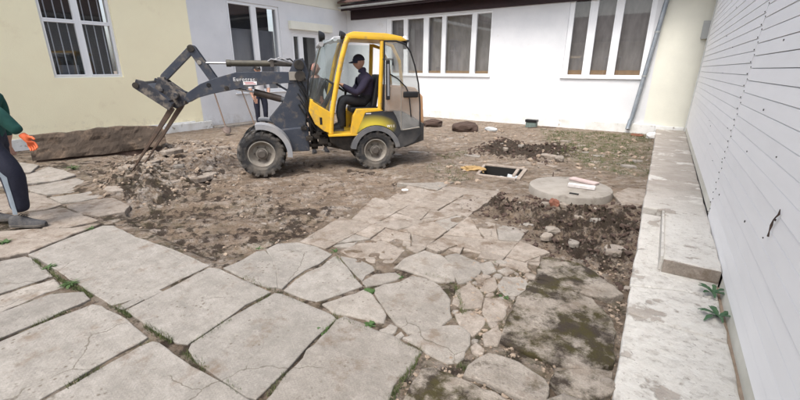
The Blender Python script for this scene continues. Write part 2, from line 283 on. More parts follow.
# ------------------------------------------------------------------ mesh helpers
class MB:
    def __init__(s): s.v = []; s.f = []; s.mi = []
    def add(s, vs, fs, mi=0):
        o = len(s.v); s.v += [tuple(map(float, p)) for p in vs]; s.f += [tuple(i+o for i in f) for f in fs]; s.mi += [mi]*len(fs); return s
    def box(s, x0, x1, y0, y1, z0, z1, mi=0, M=None):
        vs = [(x, y, z) for x in (x0, x1) for y in (y0, y1) for z in (z0, z1)]
        if M is not None: vs = [tuple(M@Vector(p)) for p in vs]
        return s.add(vs, [(0, 1, 3, 2), (4, 6, 7, 5), (0, 4, 5, 1), (2, 3, 7, 6), (0, 2, 6, 4), (1, 5, 7, 3)], mi)
    def tube(s, pts, r, n=8, mi=0, cap=True):
        pts = [Vector(p) for p in pts]; rs = r if isinstance(r, (list, tuple)) else [r]*len(pts); rings = []
        prev = None
        for i, p in enumerate(pts):
            t = (pts[min(i+1, len(pts)-1)]-pts[max(i-1, 0)]).normalized()
            a = prev if prev is not None else (Vector((0, 0, 1)) if abs(t.z) < .9 else Vector((1, 0, 0)))
            b = t.cross(a).normalized(); a = b.cross(t).normalized(); prev = a
            rings.append([p+(a*math.cos(k*2*math.pi/n)+b*math.sin(k*2*math.pi/n))*rs[i] for k in range(n)])
        vs = [q for rg in rings for q in rg]
        fs = [(i*n+k, i*n+(k+1) % n, (i+1)*n+(k+1) % n, (i+1)*n+k) for i in range(len(pts)-1) for k in range(n)]
        if cap: fs += [tuple(range(n))[::-1], tuple((len(pts)-1)*n+k for k in range(n))]
        return s.add(vs, fs, mi)
    def prism(s, poly, a0, a1, axis='y', mi=0):
        "2D polygon extruded along an axis; poly coords are the two other axes in order"
        def P(u, v, a): return {'y': (u, a, v), 'z': (u, v, a), 'x': (a, u, v)}[axis]
        n = len(poly); vs = [P(u, v, a0) for u, v in poly]+[P(u, v, a1) for u, v in poly]
        tri = tessellate_polygon([[Vector((u, v, 0)) for u, v in poly]])
        fs = [tuple(t) for t in tri]+[tuple(k+n for k in t[::-1]) for t in tri]
        fs += [(i, i+n, (i+1) % n+n, (i+1) % n) for i in range(n)]
        return s.add(vs, fs, mi)
    def lathe(s, prof, c, axis='y', n=32, mi=0, a0=0, a1=2*math.pi):
        "profile (radius, along) spun round an axis through c"
        full = abs(a1-a0-2*math.pi) < 1e-6; k = n if full else n+1; vs = []
        for r, al in prof:
            for i in range(k):
                a = a0+(a1-a0)*i/n; u, v = r*math.cos(a), r*math.sin(a)
                vs.append({'y': (c[0]+u, c[1]+al, c[2]+v), 'z': (c[0]+u, c[1]+v, c[2]+al), 'x': (c[0]+al, c[1]+u, c[2]+v)}[axis])
        fs = [(j*k+i, j*k+(i+1) % k, (j+1)*k+(i+1) % k, (j+1)*k+i) for j in range(len(prof)-1) for i in range(n)]
        return s.add(vs, fs, mi)
    def build(s, name, mats, parent=None, bevel=0, smooth=False, sub=0, recalc=True):
        me = bpy.data.meshes.new(name); me.from_pydata(s.v, [], s.f)
        for mt in (mats if isinstance(mats, (list, tuple)) else [mats]): me.materials.append(MT[mt] if isinstance(mt, str) else mt)
        me.polygons.foreach_set('material_index', s.mi)
        if recalc or bevel:
            bm = bmesh.new(); bm.from_mesh(me)
            if recalc: bmesh.ops.recalc_face_normals(bm, faces=bm.faces)
            if bevel:
                es = [e for e in bm.edges if len(e.link_faces) == 2 and e.calc_face_angle(0) > .5]
                bmesh.ops.bevel(bm, geom=es, offset=bevel, segments=2, affect='EDGES', profile=.6, clamp_overlap=True)
            bm.to_mesh(me); bm.free()
        if smooth:
            me.polygons.foreach_set('use_smooth', [True]*len(me.polygons))
            try: me.set_sharp_from_angle(angle=math.radians(40))
            except Exception: pass
        o = bpy.data.objects.new(name, me); COL.objects.link(o)
        if parent: o.parent = parent
        if sub:
            md = o.modifiers.new('s', 'SUBSURF'); md.levels = md.render_levels = sub
        return o
def tag(o, label=None, cat=None, group=None, kind=None):
    for k, v in (('label', label), ('category', cat), ('group', group), ('kind', kind)):
        if v: o[k] = v
    return o
def empty(name, loc, rz=0., **k):
    o = bpy.data.objects.new(name, None); COL.objects.link(o); o.location = loc; o.rotation_euler = (0, 0, rz); o.empty_display_size = .1
    return tag(o, **k)

# numpy gradient noise
_perm = rng.permutation(256); _perm = np.concatenate([_perm, _perm]); _ga = rng.random(256)*2*math.pi; _gx, _gy = np.cos(_ga), np.sin(_ga)
def pnoise(x, y):
    xi = np.floor(x).astype(int); yi = np.floor(y).astype(int); xf = x-xi; yf = y-yi
    def g(ix, iy, dx, dy):
        h = _perm[_perm[ix & 255]+(iy & 255)]; return _gx[h]*dx+_gy[h]*dy
    u = xf*xf*xf*(xf*(xf*6-15)+10); v = yf*yf*yf*(yf*(yf*6-15)+10)
    a = g(xi, yi, xf, yf); b = g(xi+1, yi, xf-1, yf); c = g(xi, yi+1, xf, yf-1); d = g(xi+1, yi+1, xf-1, yf-1)
    return (a*(1-u)+b*u)*(1-v)+(c*(1-u)+d*u)*v
def fbm(x, y, oct=5, gain=.5, ridged=False):
    t = 0; a = 1.
    for i in range(oct):
        n = pnoise(x*2**i+17*i, y*2**i-9*i); t = t+a*((1-2*np.abs(n))-.5 if ridged else n); a *= gain
    return t
def poly_sd(X, Y, P):
    "signed distance to polygon, positive inside"
    P = np.array(P); n = len(P); inside = np.zeros(X.shape, bool); D = np.full(X.shape, 1e9)
    for i in range(n):
        a = P[i]; b = P[(i+1) % n]; e = b-a; t = np.clip(((X-a[0])*e[0]+(Y-a[1])*e[1])/(e@e+1e-12), 0, 1)
        D = np.minimum(D, np.hypot(X-a[0]-t*e[0], Y-a[1]-t*e[1]))
        if a[1] != b[1]:
            c = ((a[1] > Y) != (b[1] > Y)) & (X < (b[0]-a[0])*(Y-a[1])/(b[1]-a[1])+a[0]); inside ^= c
    return np.where(inside, D, -D)
def P2W(pts, z=0.): return [gz(x, y, z) for x, y in pts]
def sstep(a, b, x): t = np.clip((x-a)/(b-a), 0, 1); return t*t*(3-2*t)

# ================================================================== GROUND
Z_PIT = P2W([(78, 168), (98, 186), (108, 198), (118, 214), (135, 227), (165, 243), (209, 265), (222, 268), (250, 256), (285, 243), (318, 236), (345, 222), (372, 208), (402, 192), (398, 176), (300, 160), (220, 140), (150, 146)], -.05)
Z_RUB = P2W([(125, 158), (150, 146), (190, 138), (236, 148), (238, 172), (190, 188), (160, 205), (118, 208), (100, 188), (112, 170)])
Z_TRENCH = P2W([(470, 200), (486, 192), (520, 196), (545, 200), (640, 203), (648, 220), (643, 262), (634, 300), (608, 280), (575, 262), (550, 248), (532, 234), (505, 215), (478, 212)])
Z_MOUND = P2W([(468, 152), (480, 145), (505, 138), (530, 146), (560, 144), (582, 152), (572, 160), (540, 161), (500, 158)])
Z_EDGE = P2W([(600, 285), (640, 262), (632, 330), (614, 420), (560, 420), (540, 392), (575, 372), (606, 366), (612, 330)])
Z_NEARSOIL = P2W([(455, 300), (480, 262), (530, 262), (512, 340), (470, 360), (440, 345)])
Z_MID = P2W([(296, 246), (318, 231), (345, 216), (372, 202), (405, 187), (450, 178), (476, 190), (482, 210), (508, 222), (538, 241), (562, 257), (520, 266), (478, 270), (440, 256), (385, 268), (341, 256)])
Z_GRASS = P2W([(540, 128), (652, 134), (650, 176), (610, 172), (560, 158)])
PITBOX = P2W([(479, 174), (486, 164.5), (524, 168.5), (516, 178.5)], 0.0)
LO = (-4.21, 5.77); FW = (-5.54, 4.32)
def height(X, Y):
    n1 = fbm(X*1.3, Y*1.3, 4); nf = fbm(X*7, Y*7, 5, .6)
    sp = poly_sd(X, Y, Z_PIT); sr = poly_sd(X, Y, Z_RUB); st = poly_sd(X, Y, Z_TRENCH); sm = poly_sd(X, Y, Z_MOUND); se = poly_sd(X, Y, Z_EDGE); sg = poly_sd(X, Y, Z_GRASS); sn = poly_sd(X, Y, Z_NEARSOIL)
    wob = n1*.12
    pave = np.clip(1-sstep(3.2, 4.2, Y+.25*n1+(-(X+4.5))*.0), 0, 1)
    h = -.025+.030*n1+.022*nf
    h = h*(1-pave)+(-.014+.010*nf-.020*sstep(-4.1, -4.6, X))*pave
    p = sstep(-.03, .13, sp+wob*.15)
    tr = (X*.676+Y*.737); ac = (X*.737-Y*.676)      # along / across the machine's track
    streak = fbm(tr*1.2, ac*5.5, 4, .6)
    h = h*(1-p)+p*(-.10+.055*streak+.05*np.abs(n1)+.022*nf+.012*fbm(X*18, Y*18, 3))
    lug = np.maximum(0, np.sin(tr*34+2*np.sin(ac*3)))*np.exp(-((ac+.30*0-(-7.0))/.25)**2)
    r = sstep(-.1, .35, sr+wob); rid = fbm(X*2.6, Y*2.6, 5, .62, True); h = h+r*(.05+.105*rid+.035*nf)
    d = sstep(-.08, .25, st+wob); clod = fbm(X*5, Y*5, 5, .68, True); h = h*(1-d)+d*(-.075+.10*clod+.04*nf)
    q = sstep(-.2, .4, sm+wob); h = h+q*(.05+.09*clod)
    e = sstep(-.05, .2, se); h = h*(1-e)+e*(-.07+.03*clod)
    # heap where the fork tips dig in
    tx, ty = LO[0]-.676*3.90+.737*.0, LO[1]-.737*3.90-.676*.0
    hp = np.exp(-(((X-tx)**2+(Y-ty)**2)/.65**2)); h = h+hp*(.10+.04*rid)
    # wheels stand on level -.08
    for (cx, cy) in ((LO[0]-.29, LO[1]+.27), (FW[0]-.29, FW[1]+.27), (LO[0]-.9, LO[1]+.75), (FW[0]-.9, FW[1]+.75)):
        ww = np.exp(-(((X-cx)**2+(Y-cy)**2)/.42**2)**2); h = h*(1-ww)+ww*(-.085+.01*nf)
    smid = poly_sd(X, Y, Z_MID); mm = sstep(-.12, .12, smid+wob*.4); h = h*(1-mm)+(-.012+.020*nf+.018*n1)*mm
    sb = poly_sd(X, Y, PITBOX); h = np.where(sb > -.02, np.minimum(h, -.02)-.55*sstep(-.02, .0, sb), h)
    # lid seat
    dl = np.hypot(X-LID[0], Y-LID[1]); ww = 1-sstep(.45, .75, dl); h = h*(1-ww)+ww*(-.06)
    wall = sstep(12.6, 13.1, Y)+sstep(-10.8, -11.2, X); h = h*(1-np.clip(wall, 0, 1))+np.clip(wall, 0, 1)*(-.02+.01*nf)
    rest = (1-p)*(1-d)
    dark = .22+.20*n1+.22*pave*(1-sstep(-.1, .2, sn))*(1-sstep(-.2, .3, se))+.14*p*sstep(.0, -.35, streak)+r*sstep(.25, -.4, rid)*.9  # rubble term paints crevice shade into the soil colour
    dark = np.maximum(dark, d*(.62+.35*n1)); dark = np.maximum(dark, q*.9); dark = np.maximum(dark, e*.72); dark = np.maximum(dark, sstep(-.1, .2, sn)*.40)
    rim_shade = p*(1-sstep(.0, .22, np.abs(sp-.02)))*(X < -3.2)*.75; dark = np.maximum(dark, rim_shade)  # shadow along the left pit edge, painted into the soil
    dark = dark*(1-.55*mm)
    band = np.exp(-((Y-(5.2+.25*n1))/.35)**2)*sstep(-5.2, -3.4, X)*0
    green = sstep(-.3, .5, sg)*.9+pave*.30*(fbm(X*2, Y*2, 3)+.35)+sstep(-.2, .3, sn)*.45+.10*(1-p)
    pale = .30+.55*fbm(X*1.7+5, Y*1.7, 4)+.45*r+.25*(1-p)*(1-d)+.5*p*sstep(-.05, .3, streak)
    return h, np.clip(dark, 0, 1), np.clip(green, 0, 1), np.clip(pale, 0, 1)
LID = gz(570, 186, .06)
def build_ground():
    rs = [.45*1.0092**i for i in range(415)]; na = 620
    an = np.radians(np.linspace(-125, 32, na)); R = np.array(rs)
    A, RR = np.meshgrid(an, R); X = RR*np.sin(A); Y = RR*np.cos(A)
    X = np.clip(X, -12.2, .55); Y = np.clip(Y, -4.5, 14.3)
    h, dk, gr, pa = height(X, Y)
    nr = len(rs); co = np.stack([X, Y, h], -1).reshape(-1, 3)
    idx = np.arange(nr*na).reshape(nr, na)
    q = np.stack([idx[:-1, :-1], idx[:-1, 1:], idx[1:, 1:], idx[1:, :-1]], -1).reshape(-1, 4)
    # drop collapsed cells
    a = co[q]; area = np.abs((a[:, 2, 0]-a[:, 0, 0])*(a[:, 3, 1]-a[:, 1, 1])-(a[:, 3, 0]-a[:, 1, 0])*(a[:, 2, 1]-a[:, 0, 1])); q = q[area > 1e-7][:, ::-1]
    me = bpy.data.meshes.new('ground'); me.vertices.add(len(co)); me.vertices.foreach_set('co', co.ravel())
    me.loops.add(len(q)*4); me.loops.foreach_set('vertex_index', q.ravel()); me.polygons.add(len(q)); me.polygons.foreach_set('loop_start', np.arange(len(q))*4)
    me.polygons.foreach_set('use_smooth', np.ones(len(q), bool)); me.update(); me.validate()
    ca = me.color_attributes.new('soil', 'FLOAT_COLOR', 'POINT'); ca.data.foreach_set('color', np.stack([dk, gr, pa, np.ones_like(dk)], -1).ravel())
    me.materials.append(MT['ground']); o = bpy.data.objects.new('ground', me); COL.objects.link(o); tag(o, kind='structure'); return o
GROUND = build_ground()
def hz(x, y):
    a = height(np.array([float(x)]), np.array([float(y)])); return float(a[0][0])
mb = MB(); mb.box(-400, 400, -400, 400, -1.2, -.72); tag(mb.build('terrain', simple('far_soil', (.2, .16, .12), rough=.95)), kind='structure')
mb = MB(); mb.box(-13, 1.2, -14, -1.0, -.3, -.075); tag(mb.build('yard_floor', 'slab_dirty'), kind='structure')

# ------------------------------------------------------------------ paving slabs
PAV = empty('paving', (0, 0, 0), kind='structure')
def slab(poly, z=0., th=.10, mat='slab', rough=.012, parent=None, name='slab', world=False, seg=.10, bev=.012, tilt=None, grow=0.):
    P = [Vector((*p, 0)) for p in (poly if world else P2W(poly, z))]
    area = sum(P[i].x*P[(i+1) % len(P)].y-P[(i+1) % len(P)].x*P[i].y for i in range(len(P)))
    if area < 0: P.reverse()
    if grow:
        c0 = sum(P, Vector())/len(P); n0 = len(P); Q = []
        for i, p in enumerate(P):
            d1 = (p-P[i-1]).normalized(); d2 = (P[(i+1) % n0]-p).normalized(); nn = (Vector((d1.y, -d1.x, 0))+Vector((d2.y, -d2.x, 0))); nn = nn.normalized() if nn.length > .3 else Vector(); Q.append(p+nn*grow)
        P = Q
    ring = []
    for i, a in enumerate(P):
        b = P[(i+1) % len(P)]; L = (b-a).length; k = max(1, int(round(L/seg)))
        for j in range(k):
            p = a.lerp(b, j/k); nn = mn.noise(p*9+Vector((3, 3, z)))*rough+mn.noise(p*28)*rough*.6
            d = (b-a).normalized(); ring.append(p+Vector((d.y, -d.x, 0))*nn)
    n = len(ring); c = sum(ring, Vector())/n
    tx, ty = tilt or (random.uniform(-.006, .006), random.uniform(-.006, .006))
    def inset(dist):
        out = []
        for i, p in enumerate(ring):
            d = (ring[(i+1) % n]-ring[i-1]); d = d.normalized() if d.length > 1e-6 else Vector((1, 0, 0)); out.append(p+Vector((-d.y, d.x, 0))*dist)
        return out
    def Z(p): return z+(p.x-c.x)*tx+(p.y-c.y)*ty+mn.noise(p*3.1)*.006
    r1 = inset(bev*.35); r2 = inset(bev*1.3); vs = [(p.x, p.y, z-th) for p in ring]+[(p.x, p.y, Z(p)-bev) for p in ring]+[(p.x, p.y, Z(p)-bev*.3) for p in r1]+[(p.x, p.y, Z(p)+.001*mn.noise(p*20)) for p in r2]
    fs = [(k*n+i, k*n+(i+1) % n, (k+1)*n+(i+1) % n, (k+1)*n+i) for k in range(3) for i in range(n)]
    fs += [tuple(3*n+k for k in t) for t in tessellate_polygon([[Vector((p.x, p.y, 0)) for p in r2]])]
    m = MB(); m.add(vs, fs); return m.build(name, mat, parent or PAV)
SL = [
 ('slab', [(30, 254), (62, 241), (103, 226), (113, 226), (135, 237), (165, 247), (209, 265), (162, 287), (125, 301), (112, 304), (95, 293), (66, 275), (48, 263)]),
 ('slab', [(118, 307), (138, 297.5), (143, 299.5), (124, 309.5)]),
 ('slab', [(142, 296), (158, 289.5), (161, 291.5), (146, 299)]),
 ('slab', [(127, 311), (163, 292), (209, 268), (219, 269), (270, 292), (245, 304), (226, 317), (188, 343), (178, 342), (150, 326)]),
 ('slab', [(190, 349), (193, 343.5), (230, 318), (275, 293.5), (281, 294), (332, 315), (335, 319), (312, 339), (298, 356), (285, 369), (262, 393), (256, 398), (248, 396), (232, 385), (197, 361)]),
 ('slab', [(0, 342), (40, 324), (92, 304.5), (100, 307), (127, 320.5), (146, 338), (140, 342), (100, 363), (70, 381), (38, 399), (-60, 462), (-110, 400)]),
 ('slab', [(152, 342), (158, 343.5), (190, 367), (225, 386), (262, 409), (330, 455), (190, 540), (0, 427), (42, 402), (75, 384), (112, 363), (140, 347)]),
 ('slab', [(-60, 278), (0, 261), (24, 256.5), (30, 258), (52, 276), (30, 283), (0, 293), (-70, 317)]),
 ('slab_worn', [(-70, 321), (0, 296), (30, 286), (53, 279.5), (61, 287), (45, 291.5), (0, 311), (-80, 345)]),
 ('slab', [(-82, 349), (0, 313.5), (50, 294), (82, 292), (89, 299), (80, 303), (64, 309), (45, 319), (0, 337), (-110, 392)]),
 ('slab_worn', [(338, 320), (345, 317), (365, 325), (388, 335), (421, 351), (405, 369), (391, 385), (388, 398), (380, 440), (330, 450), (262, 405), (272, 395), (290, 374), (316, 344)]),
 ('slab_mossy', [(404, 402), (412, 389), (424, 369), (432, 367), (450, 374), (480, 388), (506, 401), (560, 430), (540, 480), (395, 450)]),
 ('slab_mossy2', [(466, 373), (470, 365), (478, 358), (490, 353), (505, 357), (530, 370), (543, 379), (547, 392), (540, 402), (522, 397), (487, 381)]),
 ('slab_mossy', [(502, 340), (511, 314), (520, 297), (531, 282), (541, 280), (570, 290), (592, 299), (611, 320), (613, 342), (611, 363), (585, 368), (555, 360), (530, 352)]),
 ('slab_mossy', [(537, 276), (539, 268), (544, 258), (550, 257), (575, 262), (590, 269), (606, 282), (622, 293), (606, 297), (580, 291), (555, 283)]),
 ('slab', [(224, 268), (243, 260), (257, 251.5), (264.5, 251), (271, 258), (275, 270), (276.5, 287), (268, 287), (250, 280)]),
 ('slab', [(267, 249.5), (278, 244), (298, 243), (316, 247), (331, 254), (318, 263), (303, 270), (292, 278), (282, 288), (279, 287), (278, 272), (273, 259)]),
 ('slab', [(285, 290), (296, 280), (308, 272), (322, 266), (334, 256.5), (337, 256.5), (350, 272), (361, 286), (345, 292), (325, 298), (317, 301), (300, 296)]),
 ('slab', [(340, 256), (355, 258.5), (372, 266), (374, 270), (365, 275), (362, 280), (350, 268)]),
 ('slab_worn', [(364, 281), (375, 274), (395, 273.5), (400, 276), (397, 279), (380, 283), (367, 285)]),
 ('slab_worn', [(323, 304), (345, 296.5), (363, 290.5), (371, 295), (379, 305), (385, 314), (383, 321), (370, 319), (350, 314), (334, 311)]),
 ('slab_worn', [(376, 292), (375, 288), (385, 284.5), (400, 281), (412, 276), (425, 279), (439, 286), (446, 293), (449, 305), (450, 317), (440, 325), (420, 334), (409, 332), (393, 317), (384, 305)]),
 ('slab_worn', [(395, 267), (405, 258), (425, 251), (440, 254.5), (451, 265), (454, 280), (440, 281), (420, 274), (405, 269)]),
 ('slab_worn', [(447, 256), (455, 253), (479, 262), (481, 270), (470, 279), (459, 283), (453, 270)]),
 ('slab_worn', [(404, 338), (416, 334), (438, 326.5), (458, 325), (468, 334), (468, 344), (458, 361), (448, 360), (428, 351)]),
 ('slab_worn', [(380, 330), (390, 324), (396, 327), (395, 331), (388, 334)]),
 ('slab_worn', [(396, 336), (400, 332), (403, 335), (400, 337.5)]),
 ('slab_dirty', [(341, 251), (360, 244), (383, 241), (404, 250), (392, 262), (376, 263), (355, 256)]),
 ('slab_worn', [(498, 285), (505, 277), (520, 277), (528, 285), (523, 293), (506, 295)]),
 ('slab_worn', [(480, 264), (490, 261), (495, 270), (484, 275)]),
 ('slab_dirty', [(485, 281), (495, 277), (497, 286), (489, 292), (481, 289)]),
 ('slab_worn', [(500, 270), (507, 267), (514, 271), (508, 275.5)]),
 ('slab_dirty', [(456, 290), (470, 284), (482, 294), (480, 306), (464, 308), (455, 302)]),
 ('slab_dirty', [(456, 314), (470, 311), (484, 318), (480, 330), (472, 334), (462, 326)]),
 ('slab_dirty', [(486, 298), (500, 298), (508, 305), (502, 318), (490, 322), (484, 312)]),
 ('slab_dirty', [(484, 334), (497, 324), (501, 334), (496, 344), (486, 345)]),
 ('slab_mossy', [(556, 372), (575, 370), (600, 369), (611, 372), (609, 392), (590, 398), (566, 392), (552, 382)]),
 ('slab_mossy2', [(549, 400), (566, 396), (588, 402), (606, 400), (604, 430), (560, 440)]),
 # ruined slabs on the left, towards the yellow wall
 ('slab_worn', [(-30, 166), (0, 161), (20, 162.5), (38, 165), (30, 171.5), (-20, 178)]),
 ('slab_worn', [(-25, 181), (0, 179), (30, 174), (48, 166.5), (62, 170), (75, 175), (60, 179.5), (25, 183.5), (-30, 189)]),
 ('slab_worn', [(27, 187), (55, 182), (76, 178), (90, 183), (98, 187), (70, 192), (48, 194), (31, 191)]),
 ('slab_worn', [(50, 197), (80, 193.5), (100, 189), (119, 190.5), (108, 195), (80, 201), (62, 202)]),
 ('slab_dirty', [(-30, 196), (26, 192), (44, 196), (61, 204), (48, 208), (28, 210), (-40, 216)]),
 ('slab_dirty', [(65, 205), (90, 200.5), (112, 197.5), (129, 205), (124, 211), (100, 215), (81, 213)]),
 ('slab_dirty', [(30, 213), (62, 208), (80, 214), (97, 220), (70, 226), (45, 228), (28, 222)]),
 ('slab_dirty', [(-60, 240), (0, 231), (30, 229), (70, 228), (100, 223), (62, 238), (28, 251), (0, 257), (-70, 275)]),
]
for mt, pl in SL:
    zt = random.uniform(-.006, .004)
    if 'mossy' in mt: zt += .014
    slab(pl, zt, mat=mt, grow=.010 if mt == 'slab' else .016, rough=.010 if mt == 'slab' else .020, seg=.10 if mt == 'slab' else .07, bev=.006 if mt == 'slab' else .011)
# slabs just outside the frame (near the viewer's feet and to the left)
for i in range(8):
    for j in range(3):
        x1 = -.35-i*.9; y1 = .15-j*.82 if i < 6 else .9-j*.82
        if i < 3 and j == 0: y1 -= .0
        slab([(x1-.86, y1-.78), (x1, y1-.78), (x1, y1), (x1-.86, y1)], random.uniform(-.008, 0), world=True, mat='slab' if i > 1 else 'slab_mossy2')

# flat broken concrete pieces half sunk in the trodden earth
def chunk(x, y, r, z, mat, flat=.35, parent=None, name='broken_concrete', n=9, el=1.5):
    a0 = random.random()*6; ax = random.random()*3.14; pts = []
    for k in range(n):
        a = a0+2*math.pi*k/n+random.uniform(-.2, .2); rr = r*random.uniform(.7, 1.05)
        u, v = rr*math.cos(a)*el, rr*math.sin(a); pts.append((x+u*math.cos(ax)-v*math.sin(ax), y+u*math.sin(ax)+v*math.cos(ax)))
    return slab(pts, z, th=max(.05, r*flat), mat=mat, world=True, rough=.012, seg=.07, bev=.014, parent=parent, name=name, tilt=(random.uniform(-.09, .09), random.uniform(-.09, .09)))
zone = P2W([(296, 246), (318, 233), (345, 218), (372, 204), (405, 189), (450, 180), (474, 192), (478, 210), (505, 222), (535, 241), (560, 256), (545, 258), (520, 268), (478, 290), (455, 290), (425, 282), (395, 284), (370, 270), (335, 258), (320, 256)])
def cut(poly, p, n_):
    A_, B_ = [], []; k = len(poly)
    for i in range(k):
        a, b = poly[i], poly[(i+1) % k]; da = (a[0]-p[0])*n_[0]+(a[1]-p[1])*n_[1]; db = (b[0]-p[0])*n_[0]+(b[1]-p[1])*n_[1]
        (A_ if da >= 0 else B_).append(a)
        if da*db < 0: t = da/(da-db); q = (a[0]+(b[0]-a[0])*t, a[1]+(b[1]-a[1])*t); A_.append(q); B_.append(q)
    return [q for q in (A_, B_) if len(q) > 2]
def parea(P): return abs(sum(P[i][0]*P[(i+1) % len(P)][1]-P[(i+1) % len(P)][0]*P[i][1] for i in range(len(P))))/2
OLD = [P2W(pl) for mt, pl in SL]
OC = [(sum(p[0] for p in o_)/len(o_), sum(p[1] for p in o_)/len(o_)) for o_ in OLD]; OR = [max(math.hypot(p[0]-c_[0], p[1]-c_[1]) for p in o_) for o_, c_ in zip(OLD, OC)]
def tile(q, depth=0):
    ar = parea(q)
    if ar < .006: return
    c_ = np.mean(q, 0); arr = np.array(q); rad = np.hypot(*(arr-c_).T).max()
    near = [k for k in range(len(OC)) if math.hypot(c_[0]-OC[k][0], c_[1]-OC[k][1]) < OR[k]+rad]
    pts = np.concatenate([arr*.88+c_*.12, (arr+np.roll(arr, -1, 0))/2*.88+c_*.12, [c_]])
    bad = any((poly_sd(pts[:, 0], pts[:, 1], OLD[k]) > -.004).any() for k in near) or any((poly_sd(np.array([o[0] for o in OLD[k]]), np.array([o[1] for o in OLD[k]]), q) > 0).any() for k in near)
    if bad or ar > random.uniform(.12, .40):
        if depth < 6:
            b_ = max(range(len(q)), key=lambda k: math.dist(q[k], q[(k+1) % len(q)])); e_ = np.array(q[(b_+1) % len(q)])-np.array(q[b_]); e_ = e_/np.linalg.norm(e_); a = random.gauss(0, .45)
            n_ = (e_[0]*math.cos(a)-e_[1]*math.sin(a), e_[0]*math.sin(a)+e_[1]*math.cos(a)); mid_ = (np.array(q[b_])+np.array(q[(b_+1) % len(q)]))/2*.6+c_*.4+rng.normal(0, .03, 2)
            for w_ in cut(q, tuple(mid_), n_): tile(w_, depth+1)
        return
    if poly_sd(c_[:1], c_[1:], zone)[0] < 0 or random.random() < .06 or min(math.hypot(c_[0]-LO[0], c_[1]-LO[1]), math.hypot(c_[0]-FW[0], c_[1]-FW[1])) < .5: return
    slab([tuple(p) for p in q], random.uniform(-.004, .012), th=.12, mat=random.choice(['slab_dirty', 'slab_dirty', 'slab_worn']), world=True, parent=PAV, rough=.016, seg=.06, bev=.009, grow=-.005, tilt=(random.uniform(-.016, .016), random.uniform(-.016, .016)))
xl = [-5.0, -4.15, -3.35, -2.55, -1.74, -1.0, -.2]; yl_ = [1.84, 2.65, 3.45, 4.25, 5.05, 5.9]
for ix in range(len(xl)-1):
    for iy in range(len(yl_)-1): tile([(xl[ix], yl_[iy]), (xl[ix+1], yl_[iy]), (xl[ix+1], yl_[iy+1]), (xl[ix], yl_[iy+1])])
# small broken bits filling the ruined strip between the pitted and the mossy slabs
zb = P2W([(452, 286), (460, 262), (484, 258), (520, 262), (536, 268), (528, 284), (512, 312), (500, 350), (480, 358), (470, 346), (474, 330), (455, 320)]); bx = np.array([p[0] for p in zb]); by = np.array([p[1] for p in zb]); k = t = 0
while k < 46 and t < 1500:
    t += 1; x, y = random.uniform(bx.min(), bx.max()), random.uniform(by.min(), by.max()); rr_ = random.uniform(.022, .07); cx = np.array([x+a*rr_ for a in (0, 1, -1, 0, 0)]); cy = np.array([y+a*rr_ for a in (0, 0, 0, 1, -1)])
    if poly_sd(cx[:1], cy[:1], zb)[0] < 0 or any((poly_sd(cx, cy, OLD[q_]) > -.005).any() for q_ in range(len(OC)) if math.hypot(x-OC[q_][0], y-OC[q_][1]) < OR[q_]+rr_): continue
    k += 1; OC.append((x, y)); OR.append(rr_*1.5); OLD.append([(x-rr_, y-rr_), (x+rr_, y-rr_), (x+rr_, y+rr_), (x-rr_, y+rr_)]); chunk(x, y, rr_, hz(x, y)+rr_*.35, random.choice(['slab_worn', 'slab_dirty', 'slab_dirty']), flat=.8, parent=PAV, name='stone', n=7, el=1.2)
for zn, cnt, r0, r1, up in ((Z_RUB, 20, .05, .16, .05), (Z_TRENCH, 12, .04, .10, .05), (P2W([(300, 150), (470, 135), (640, 140), (640, 175), (520, 165), (440, 172), (400, 172)]), 26, .05, .14, .02)):
    ax = np.array([p[0] for p in zn]); ay = np.array([p[1] for p in zn]); k = 0; t = 0
    while k < cnt and t < 2000:
        t += 1; x, y = random.uniform(ax.min(), ax.max()), random.uniform(ay.min(), ay.max())
        if poly_sd(np.array([x]), np.array([y]), zn)[0] < .05 or math.hypot(x-LID[0], y-LID[1]) < .7 or math.hypot(x-PITBOX[0][0], y-PITBOX[0][1]) < .9: continue
        if min(math.hypot(x-LO[0], y-LO[1]), math.hypot(x-FW[0], y-FW[1])) < .5: continue
        k += 1; r = random.uniform(r0, r1); chunk(x, y, r, hz(x, y)+random.uniform(.3, .8)*up+.012, random.choice(['slab_dirty', 'slab_worn', 'slab_dirty']), parent=GROUND, flat=.5, name='broken_concrete')

# pebbles, clods and crumbs: nobody could count them
def scatter(name, mat, n, fn, smin, smax, label=None, zo=0.):
    bi = bmesh.new(); bmesh.ops.create_icosphere(bi, subdivisions=1, radius=1); ico = [v.co.copy() for v in bi.verts]; F0 = [tuple(v.index for v in f.verts) for f in bi.faces]; bi.free()
    XY = fn(n); X, Y = XY[:, 0], XY[:, 1]; hh = height(X, Y)[0]; n = len(X)
    S = smin*(smax/smin)**(rng.random(n)**3.0); base = np.array([tuple(v) for v in ico])
    V = base[None]*(.65+.6*rng.random((n, 12, 1))); V[:, :, 2] *= .8
    a = rng.random(n)*6.28; ca, sa = np.cos(a), np.sin(a); xs = V[:, :, 0]*1.25
    V2 = np.stack([xs*ca[:, None]-V[:, :, 1]*sa[:, None], xs*sa[:, None]+V[:, :, 1]*ca[:, None], V[:, :, 2]], -1)*S[:, None, None]
    V2[:, :, 0] += X[:, None]; V2[:, :, 1] += Y[:, None]; V2[:, :, 2] += (hh+zo+S*.2)[:, None]
    fs = (np.array(F0)[None]+(np.arange(n)*12)[:, None, None]).reshape(-1, 3)
    me = bpy.data.meshes.new(name); me.from_pydata(V2.reshape(-1, 3).tolist(), [], fs.tolist()); me.materials.append(MT[mat])
    o = bpy.data.objects.new(name, me); COL.objects.link(o); return tag(o, label=label, cat=None, kind='stuff')
